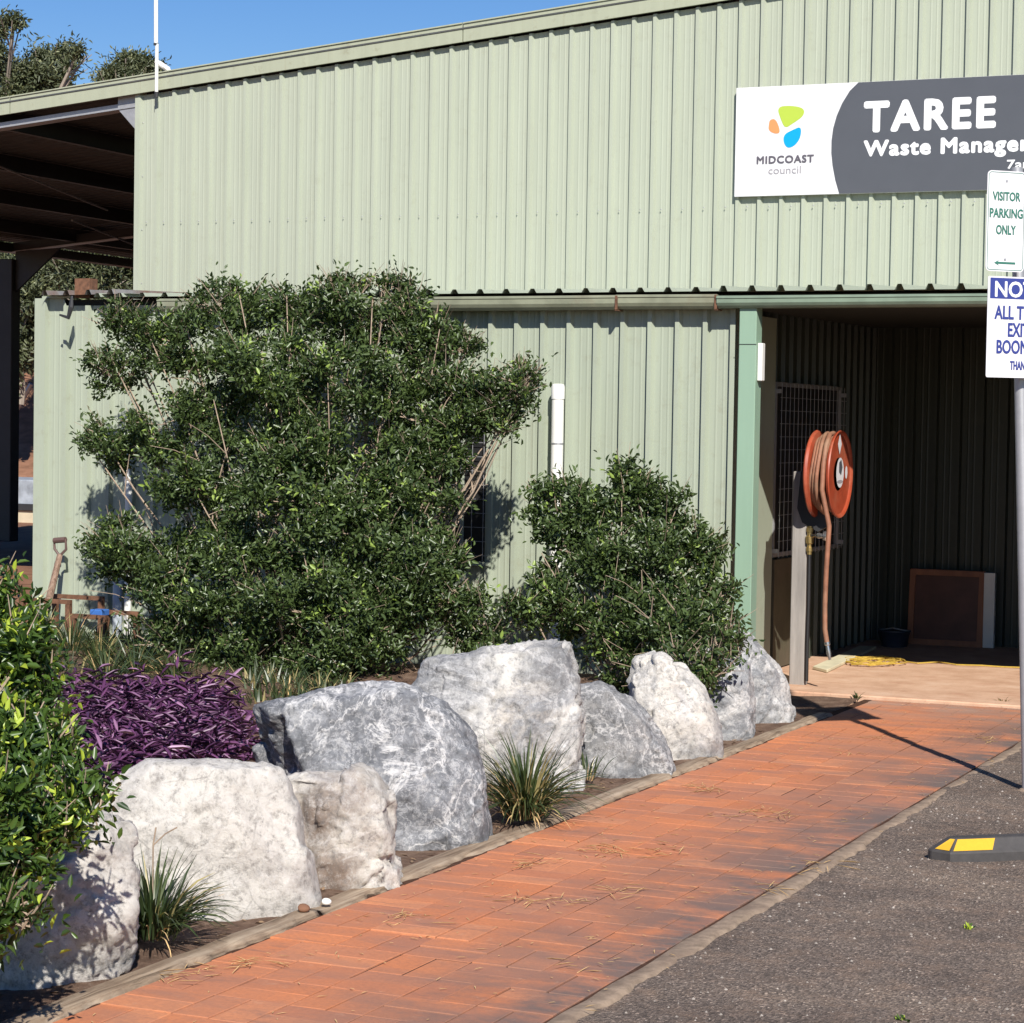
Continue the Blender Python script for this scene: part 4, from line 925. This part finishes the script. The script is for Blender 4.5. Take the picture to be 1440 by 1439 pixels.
def crown(name, blobs, ntwig, lpt, llen, lwid, mat, twiglen=.13, ymax=None, zmin=None, shell=.45, young=.10, updir=.35, clump=0):
    """blobs: list of (center Vector, (rx,ry,rz)); twigs near blob surfaces carry alternate leaves"""
    if clump:
        nb = []
        for c, r in blobs:
            for q in range(clump):
                dq = norm(rng.normal(size=3)); f = rng.uniform(.6, 1.08); rs = rng.uniform(.20, .36)
                nb.append((Vector((c[0] + dq[0] * r[0] * f, c[1] + dq[1] * r[1] * f, c[2] + dq[2] * r[2] * f)), (r[0] * rs * 1.25, r[1] * rs * 1.15, r[2] * rs * .95)))
            nb.append((Vector(c), (r[0] * .55, r[1] * .55, r[2] * .55)))
        blobs = nb
    C0 = np.array([list(b[0]) for b in blobs]); RR_ = np.array([b[1] for b in blobs]); w = (RR_[:, 0] * RR_[:, 1] + RR_[:, 0] * RR_[:, 2] + RR_[:, 1] * RR_[:, 2]); w = w / w.sum()
    bi = rng.choice(len(blobs), ntwig, p=w)
    dv = norm(rng.normal(size=(ntwig, 3))); rr = shell + (1.02 - shell) * rng.random(ntwig) ** .7
    # lumpy radius so that outlines are ragged
    lump = 1 + .16 * np.sin(dv[:, 0] * 7 + bi) * np.sin(dv[:, 2] * 8 + bi * 2.) + .10 * np.sin(dv[:, 1] * 17 + dv[:, 2] * 13 + bi)
    tip = C0[bi] + dv * RR_[bi] * (rr * lump)[:, None]
    keep = np.ones(ntwig, bool)
    if ymax is not None: keep &= tip[:, 1] < ymax
    if zmin is not None: keep &= tip[:, 2] > zmin
    tip, dv, bi, rr = tip[keep], dv[keep], bi[keep], rr[keep]; n = len(tip)
    td = norm(dv + np.array([0, 0, updir]) + rng.normal(size=(n, 3)) * .55)
    tl_ = twiglen * (.6 + .8 * rng.random(n))
    tl_ = np.where(rng.random(n) < .12, tl_ * 1.9, tl_); tip = tip + td * (tl_ > twiglen * 1.35)[:, None] * twiglen * .7
    yng = (rr > .8) & (rng.random(n) < young) & (dv[:, 2] > -.3)
    t = np.linspace(0, 1, lpt); P = []; D = []; Nn = []; Vv = []; Ln = []
    side = norm(np.cross(td, rng.normal(size=(n, 3)))); up2 = np.cross(side, td)
    for k in range(lpt):
        s = 1 if k % 2 else -1
        p = tip - td * (tl_ * (1 - t[k]))[:, None] + rng.normal(size=(n, 3)) * .004
        if k == lpt - 1: d = td + rng.normal(size=(n, 3)) * .2
        else: d = td * .55 + side * s * (.8) + up2 * (.25 * rng.normal(size=n))[:, None] + rng.normal(size=(n, 3)) * .25
        P.append(p); D.append(d); Nn.append(norm(up2 + np.array([0, -.25, .9]) * .8 + rng.normal(size=(n, 3)) * .45)); Ln.append(llen * (.65 + .6 * rng.random(n)))
        v = rng.random(n) * .82; v[yng & (rng.random(n) < .8)] = .97; Vv.append(v)
    P = np.concatenate(P); D = np.concatenate(D); Nn = np.concatenate(Nn); Vv = np.concatenate(Vv); Ln = np.concatenate(Ln)
    me = leaves_mesh(name, P, D, Nn, Ln, Ln * lwid / llen, Vv, mat)
    return me, blobs
def branches(blobs, base, nb, r0, mat, par, twigs=None, nm='branches'):
    g = MB(); r = random.Random(len(blobs))
    for b in blobs:
        for q in range(nb):
            c = Vector(b[0]) + Vector((r.uniform(-1, 1) * b[1][0], r.uniform(-1, 1) * b[1][1], r.uniform(-.8, .9) * b[1][2])) * .75
            a = Vector(base) + Vector((r.uniform(-.15, .15), r.uniform(-.1, .1), -.1))
            mid = a * .45 + c * .55 + Vector((r.uniform(-.12, .12), r.uniform(-.1, .1), -.12 * (c - a).length))
            ps = []
            for k in range(7):
                t = k / 6; ps.append((a * (1 - t) ** 2 + mid * 2 * t * (1 - t) + c * t * t) + Vector((r.uniform(-1, 1), r.uniform(-1, 1), r.uniform(-.4, .4))) * .045 * math.sin(t * 3.14))
            rr = r0 * r.uniform(.6, 1.1)
            g.tube(ps, [rr * (1 - .85 * k / 6) + .002 for k in range(7)], 5, False)
            for k in (3, 4, 5):
                if r.random() < .8:
                    e = ps[k] + Vector((r.uniform(-1, 1), r.uniform(-.8, .4), r.uniform(.1, 1))).normalized() * r.uniform(.15, .35); g.tube([ps[k], (ps[k] + e) / 2 + Vector((0, 0, .02)), e], [rr * .4, rr * .28, .002], 4, False)
    return g.build(nm, mat, par, True)
def shrub(name, label, blobs, base, ntwig, lpt, llen, lwid, mat, nb=1, r0=.016, **k):
    r = empty(name, base, label, 'shrub')
    me, cl_ = crown('foliage', blobs, ntwig, lpt, llen, lwid, mat, **k)
    link('foliage', me, r)
    branches(blobs, base, nb, r0, M_bark, r)
    g = MB(); rr_ = random.Random(4); kk = len(cl_) // len(blobs)
    for i, b in enumerate(blobs):
        for c, _r in cl_[i * kk:(i + 1) * kk]:
            a = b[0] * .8 + c * .2 + Vector((0, 0, -.06)); q = a * .5 + c * .5 + Vector((rr_.uniform(-.05, .05), rr_.uniform(-.05, .05), -.03))
            g.tube([a, q, c, c + (c - q) * .9], [.0055, .004, .0028, .0012], 4, False)
            for z in range(2 if nb > 2 else 0): g.tube([q * .6 + c * .4, c + Vector((rr_.gauss(0, .07), rr_.gauss(0, .07), rr_.uniform(0, .12)))], [.003, .0012], 3, False)
    tag(g.build('twigs', M_bark, r, True), kind='stuff')
    return r
def B(px, py, Y, rp, ry=None, rz=None):
    c = onY(px, py, Y); s = (c - CAM).dot(CF) / FPX
    return (c, (rp * s / .913, (ry if ry else rp * s * .9), (rz if rz else rp) * s))
big = [B(250, 470, 12.9, 62), B(330, 440, 13.0, 60), B(430, 450, 13.1, 62), B(520, 440, 13.1, 62, None, 50), B(180, 450, 13.0, 38, None, 30), B(600, 500, 13.0, 55), B(590, 455, 13.1, 46), B(640, 480, 13.0, 36, None, 28), B(655, 555, 12.9, 50), B(420, 640, 12.4, 60), B(160, 520, 12.9, 40, None, 28), B(170, 620, 12.8, 62, None, 34), B(560, 405, 13.2, 28, None, 18), B(490, 405, 13.2, 34, None, 18),
       B(270, 570, 12.7, 80), B(380, 550, 12.5, 90), B(500, 560, 12.6, 85), B(610, 585, 12.8, 66), B(700, 550, 12.9, 52, None, 32), B(735, 530, 12.9, 28, None, 20), B(705, 590, 12.9, 34, None, 20), B(590, 700, 12.6, 58),
       B(300, 690, 12.4, 85), B(430, 690, 12.2, 100), B(540, 740, 12.3, 95), B(190, 780, 12.4, 72, None, 48), B(210, 800, 12.2, 75, None, 52), B(150, 775, 12.4, 34, None, 24), B(310, 830, 12.1, 95), B(440, 850, 12.0, 100), B(560, 860, 12.1, 95), B(620, 850, 12.3, 58), B(690, 880, 12.3, 55), B(340, 920, 12.0, 60, None, 45), B(480, 920, 11.9, 70, None, 45), B(240, 880, 12.1, 55, None, 40), B(610, 790, 12.4, 44), B(585, 650, 12.7, 66)]
shrub('large_shrub', 'tall wide dark green shrub covering the left half of the green wall', big, onZ(440, 950, .15), 15500, 7, .042, .0175, M_leaf, nb=3, r0=.0125, ymax=13.82, zmin=.1, twiglen=.13, clump=17)
small = [B(790, 720, 13.0, 50), B(870, 710, 13.0, 58), B(940, 730, 13.0, 55), B(890, 680, 13.1, 28, None, 22), B(770, 690, 13.1, 26, None, 18), B(820, 790, 12.8, 75), B(920, 800, 12.7, 75), B(980, 760, 12.9, 40), B(990, 830, 12.7, 48, None, 34), B(1000, 880, 12.5, 50, None, 36), B(860, 870, 12.6, 70), B(930, 880, 12.5, 60, None, 40), B(790, 850, 12.7, 48, None, 38), B(1022, 900, 12.1, 26, None, 22), B(1005, 935, 11.85, 26, None, 22), B(985, 955, 11.8, 20, None, 24), B(955, 920, 11.9, 26, None, 22), B(880, 930, 12.4, 42, None, 34), B(960, 870, 12.3, 60)]
shrub('small_shrub', 'smaller dark green shrub spilling over the boulders next to the green post', small, onZ(890, 985, .1), 3700, 7, .043, .018, M_leaf, nb=2, r0=.010, ymax=13.85, zmin=.1, twiglen=.13, clump=17)
near = [B(-50, 860, 5.7, 70), B(0, 850, 5.8, 46, None, 42), B(22, 900, 5.7, 42), B(0, 960, 5.6, 72), B(45, 950, 5.7, 38), B(30, 1030, 5.5, 62), B(0, 1080, 5.4, 85), B(62, 1085, 5.4, 52, None, 42), B(108, 1125, 5.35, 46, None, 24), B(90, 1050, 5.5, 32, None, 26), B(50, 1165, 5.25, 52, None, 36),
        B(5, 1200, 5.1, 55, None, 42), B(20, 1265, 4.95, 36, None, 24), B(-50, 1290, 4.9, 70, None, 60), B(-80, 1050, 5.4, 120), B(-90, 1180, 5.0, 120), B(-190, 1130, 4.8, 120), B(-130, 930, 5.3, 100), B(-200, 1280, 4.4, 110)]
shrub('near_shrub', 'bright green leafy shrub cut by the left edge of the frame over the boulders', near, (-4.75, 4.7, .0), 4500, 7, .041, .0155, M_leaf3, nb=2, r0=.012, zmin=.06, twiglen=.11, young=.42, updir=.5, clump=12)

def blades(name, centers, n, length, width, mat, spread=1.0, parent=None, seg=4, young=.1, arch=1.0, rad=.06, up=.9, kind=None):
    Vs = []; Fs = []; var = []; k0 = 0
    for (c, sc_l) in centers:
        for _ in range(n):
            a = rng.random() * 2 * math.pi; L = length * sc_l * (.5 + .65 * rng.random()); lean = spread * (.12 + .9 * rng.random() ** 1.1)
            o = np.array([math.cos(a), math.sin(a), 0]); s = np.array([-math.sin(a), math.cos(a), 0]) + rng.normal(size=3) * .3; s /= np.linalg.norm(s)
            p = np.array(c) + o * rng.random() * rad * sc_l + rng.normal(size=3) * .004; th = lean * .55; dth = arch * (.3 + .9 * lean) / seg
            tv = rng.random() * .85 if rng.random() > young else .97; w = width * (.7 + .5 * rng.random())
            for k in range(seg + 1):
                t = k / seg; ww = w * (1 - t ** 2.2) * (.6 + .8 * min(1, t * 3)) * .5 + .0004
                Vs += [p - s * ww, p + s * ww]; var += [tv, tv]
                if k < seg: Fs.append((k0, k0 + 1, k0 + 3, k0 + 2))
                k0 += 2
                p = p + (o * math.sin(th) + np.array([0, 0, up * math.cos(th)])) * L / seg; th += dth
    return link(name, raw_mesh(name, np.array(Vs), np.array(Fs), mat, np.array(var)), parent)
def tuft(px, py, z, n, L, lab, seed=0, w=.0075, young=.1, sp=1.3):
    c = onZ(px, py, z); r = empty('strappy_plant', c, lab, 'grass tuft'); r['group'] = 'strappy tufts in the garden bed'
    blades('leaves', [(tuple(c), 1)], n, L, w, M_blade, sp, r, young=young, rad=.09, arch=1.35)
    blades('dead_leaves', [(tuple(c), 1)], max(6, n // 12), L * .7, w * .7, M_straw, sp * 1.5, r, rad=.1)
    return c
c = tuft(214, 1316, .02, 380, .30, 'dark strappy tuft in front of the large cream boulder')
g = MB(); g.tube([c + Vector((0, 0, .1)), c + Vector((.0, 0, .3)), c + Vector((.01, 0, .36))], .0028, 5); g.tube([c + Vector((0, 0, .3)), c + Vector((.04, .01, .34)), c + Vector((.085, .01, .365))], .0025, 5); tag(g.build('dry_stalk', M_bark), 'thin forked dry stalk rising from the dark strappy tuft', 'stalk')
tuft(738, 1150, .02, 400, .42, 'strappy tuft with pale tips leaning over the timber edging between boulders', young=.2)
tuft(826, 1096, .02, 24, .17, 'thin grass sprig at the left foot of the low grey boulder', sp=.6)
for px_, py_, L in ((100, 925, .4), (60, 920, .38), (140, 935, .34), (20, 915, .4), (245, 960, .3), (190, 950, .32), (280, 975, .22), (405, 985, .22), (450, 980, .2), (150, 965, .3)):
    dk = dict(zip((100, 60, 140, 20, 245, 190, 280, 405, 450, 150), ('strappy clump right below the shovel', 'strappy clump left of the shovel foot', 'strappy clump between shovel and large shrub', 'strappy clump at the left frame edge behind the near shrub',
        'strappy clump under the left skirt of the large shrub', 'strappy clump just behind the purple leaves, left part', 'low strappy clump behind the purple leaves, right part', 'yellowish tipped sprigs above the left end of the blue-grey boulder', 'yellowish tipped sprigs above the middle of the blue-grey boulder', 'strappy clump between the purple leaves and the rusty rack')))[px_]
    tuft(px_, py_, .18, 110 if L > .25 else 26, L, dk, young=.12 if L > .25 else .6)
# purple ground cover
P = []; D = []; Nn = []; Ls = []; va = []
for k in range(2300):
    px_ = rng.uniform(10, 338); py_ = rng.uniform(945, 1135)
    if py_ > 1078 and px_ > 215: continue
    if py_ < 975 + max(0, (px_ - 300) * .8): continue
    Q = onZ(px_, py_, .26)
    if Q.y > 11.4 or Q.x > -4.5 - .12 * (Q.y - 6.5): continue
    st_ = rng.normal(size=3) * [.7, .7, .2] + [0, 0, .75]; st_ /= np.linalg.norm(st_); Lst = rng.uniform(.10, .26)
    b0 = np.array([Q.x, Q.y, .10 + .16 * rng.random()])
    for j in range(8):
        t = (j + 1) / 8; P.append(b0 + st_ * Lst * t); az = rng.random() * 6.28; e = rng.uniform(-.25, .8)
        D.append([math.cos(az) * math.cos(e), math.sin(az) * math.cos(e), math.sin(e)]); Nn.append(np.array([0, 0, 1]) + rng.normal(size=3) * .4); Ls.append(rng.uniform(.05, .115)); va.append(rng.random())
Ls = np.array(Ls)
o = link('purple_leaves', leaves_mesh('purple_leaves', np.array(P), np.array(D), np.array(Nn), Ls, Ls * .16, np.array(va), M_purple, .25)); tag(o, kind='stuff')
o['label'] = 'mass of purple strap leaves filling the bed behind the cream boulder'; o['category'] = 'ground cover'
# low undergrowth filling the bed behind the purple leaves
ug = []
for k in range(900):
    px_ = rng.uniform(-60, 480); py_ = rng.uniform(905, 1010); Q = onZ(px_, py_, .15)
    if Q.y > 13.6 or Q.x > -5.2 or (py_ > 960 and px_ < 340): continue
    ug.append(((Q.x, Q.y, .14), 1))
o = blades('undergrowth_leaves', ug, 9, .20, .011, M_blade, 1.2, None, seg=3, young=.12, arch=1.2, rad=.12); tag(o, kind='stuff')
# leaf litter in bed
n = 2600; px_ = rng.uniform(-6.5, -3.92, n); py_ = rng.uniform(5, 13.3, n); P = np.stack([px_, py_, np.array([bedz(a, b) + .004 for a, b in zip(px_, py_)])], 1)
d = rng.normal(size=(n, 3)); d[:, 2] *= .15; me = leaves_mesh('leaf_litter', P, d, np.tile([0, 0, 1.], (n, 1)) + rng.normal(size=(n, 3)) * .2, rng.uniform(.02, .05, n), rng.uniform(.004, .014, n), rng.random(n), plain('dry_leaf', (.26, .17, .10), .9, var=.5, scale=40), .05)
tag(link('leaf_litter', me), kind='stuff')
# straw clippings on the path
cl = [(990, 1110), (1000, 1112), (985, 1108), (1000, 1148), (1090, 1145), (1100, 1150), (970, 1190), (1060, 1142), (840, 1195), (845, 1200), (860, 1198), (350, 1355), (365, 1354), (580, 1290), (560, 1295), (790, 1270), (1160, 1215), (1130, 1220), (1075, 1250), (820, 1360), (740, 1216), (750, 1212), (250, 1370), (280, 1362), (235, 1380), (880, 1255), (1240, 1040), (1190, 1060), (1390, 1040), (930, 1200), (730, 1265)]
P = []; D = []; Ls = []
for x, y in cl:
    c = onZ(x, y, .004)
    for k in range(rng.integers(5, 15)):
        P.append([c.x + rng.normal() * .045, c.y + rng.normal() * .05, .004 + .012 * rng.random()]); a = rng.random() * 6.28; D.append([math.cos(a), math.sin(a), rng.normal() * .1]); Ls.append(rng.uniform(.03, .13))
for k in range(420):
    P.append([rng.uniform(PX0, PX1 + .1), rng.uniform(5, 14.2), .005]); a = rng.random() * 6.28; D.append([math.cos(a), math.sin(a), .02 * rng.normal()]); Ls.append(rng.uniform(.01, .05))
n = len(P); Ls = np.array(Ls)
me = leaves_mesh('straw', np.array(P), np.array(D), np.tile([0, 0, 1.], (n, 1)), Ls, np.full(n, .0035), rng.random(n), M_straw, .05); tag(link('straw_clippings', me), kind='stuff')
# pebbles / grit on asphalt
V = []; F = []
n = 9000
gx = rng.uniform(-2.45, 1.5, n); gy = rng.uniform(4.2, 13.9, n)
for i in range(n):
    s = .0018 + .0055 * rng.random() ** 5; z = aspz(gx[i], gy[i]); k = len(V); a0 = rng.random() * 6
    for q in range(5): a = a0 + q * 1.257; V.append((gx[i] + s * math.cos(a) * (1 + .3 * rng.random()), gy[i] + s * math.sin(a) * 1.2, z - .001))
    V.append((gx[i], gy[i], z + s * .9)); F += [(k + q, k + (q + 1) % 5, k + 5) for q in range(5)]
me = raw_mesh('grit', np.array(V), np.array(F), plain('grit_stone', (.38, .33, .28), .9, var=.6, scale=55), None); tag(link('loose_grit', me), kind='stuff')
# small weeds
for (x, y, L, lab, mt_) in ((1363, 1307, .03, 'tiny green weed growing in the asphalt', M_leaf3), (1205, 983, .07, 'small grass tuft at the slab front edge near the reel post', M_blade), (1410, 990, .07, 'small dry grass tuft at the slab front edge by the sign post', M_blade), (1270, 1437, .025, 'small green weed at the bottom edge of the asphalt', M_leaf3)):
    c = onZ(x, y, -.015 if y > 1100 else 0); o = blades('weed', [((0, 0, 0), 1)], 16, L, .008, mt_, 1.4, young=.3, rad=.02); o.location = c; tag(o, lab, 'weed')

# trees beyond
def tree(px, py, dist, parts, base_z, lab, ntw, leaf, tr=.25, mat=M_gum):
    """parts: (dx,dy,rx,rz) in px around (px,py)"""
    s = dist / FPX; bl = []
    for dx, dy, rx, rz in parts:
        c = at(px + dx, py + dy, dist + rng.normal() * .8); bl.append((c, (rx * s, rx * s * .9, rz * s)))
    c0 = at(px, py, dist); base = Vector((c0.x, c0.y, base_z)); r = empty('gum_tree', base, lab, 'tree'); r['group'] = 'gum trees behind the shed'
    me, *_ = crown('crown', bl, ntw, 6, leaf, leaf * .3, mat, twiglen=leaf * 2.5, shell=.3, young=.1, updir=.1); link('crown', me, r)
    g = MB(); fk = base * .3 + Vector((c0.x, c0.y, c0.z - 1)) * .7
    g.tube([base, base * .7 + fk * .3 + Vector((tr * .5, 0, 0)), base * .3 + fk * .7, fk], [tr, tr * .9, tr * .75, tr * .6], 8); rr = random.Random(int(px * 7 + py))
    for b in bl:
        e = b[0]; m_ = fk * .45 + e * .55 + Vector((rr.uniform(-.4, .4), 0, rr.uniform(-.5, .1)))
        g.tube([fk, m_, e, e + Vector((rr.uniform(-.5, .5), 0, b[1][2] * .7))], [tr * .45, tr * .28, tr * .14, .01], 5, False)
        for q in range(3): g.tube([m_ * (1 - q * .3) + e * q * .3, e + Vector((rr.uniform(-1, 1) * b[1][0], rr.uniform(-1, 1), rr.uniform(-.3, .8) * b[1][2]))], [tr * .12, .012], 4, False)
    g.build('trunk', M_barkg, r, True); return r
tree(20, 60, 62, [(-30, -22, 30, 16), (0, -30, 20, 11), (-40, 20, 40, 30), (70, 15, 22, 14), (40, 20, 22, 13), (30, 45, 40, 22), (60, 50, 25, 20), (-5, 40, 30, 22), (90, 12, 13, 8), (0, 80, 60, 30), (75, 35, 18, 10)], 2, 'open crowned gum tree at the top left corner above the roof', 2300, .17)
tree(185, 95, 75, [(0, -8, 30, 16), (22, 0, 26, 16), (-25, 10, 26, 13), (-35, 16, 18, 10), (30, 10, 22, 14), (0, 15, 30, 12), (10, 40, 40, 20)], 2, 'round crowned gum tree rising over the roof edge left of the mast', 1500, .18)
for k, (px_, py_, dd) in enumerate(((30, 400, 47), (75, 385, 50), (120, 380, 46), (165, 375, 48), (-20, 420, 52), (210, 380, 52), (50, 470, 56), (100, 350, 62), (10, 340, 60), (170, 345, 60))):
    lab = ['dense tree between the dark column and the low wall top', 'dense tree above the wall corner, left of the rusty roof end', 'dense tree directly above the rusty roof end', 'dense tree against the upper wall corner', 'tree behind the dark column at the left edge', 'tree hidden behind the upper wall corner', 'far tree low in the gap left of the wall', 'far tree under the open bay roof, right of centre', 'far tree under the open bay roof beside the column', 'far tree under the open bay roof near the wall'][k]
    tree(px_, py_, dd, [(0, 0, 40, 40), (-22, -25, 30, 25), (20, -28, 30, 25), (0, 55, 34, 45), (18, 20, 26, 30), (-20, 100, 30, 40)], 2.0, lab, 1500, .16, .085)
print('tris approx', sum(len(m.polygons) for m in bpy.data.meshes) * 2)
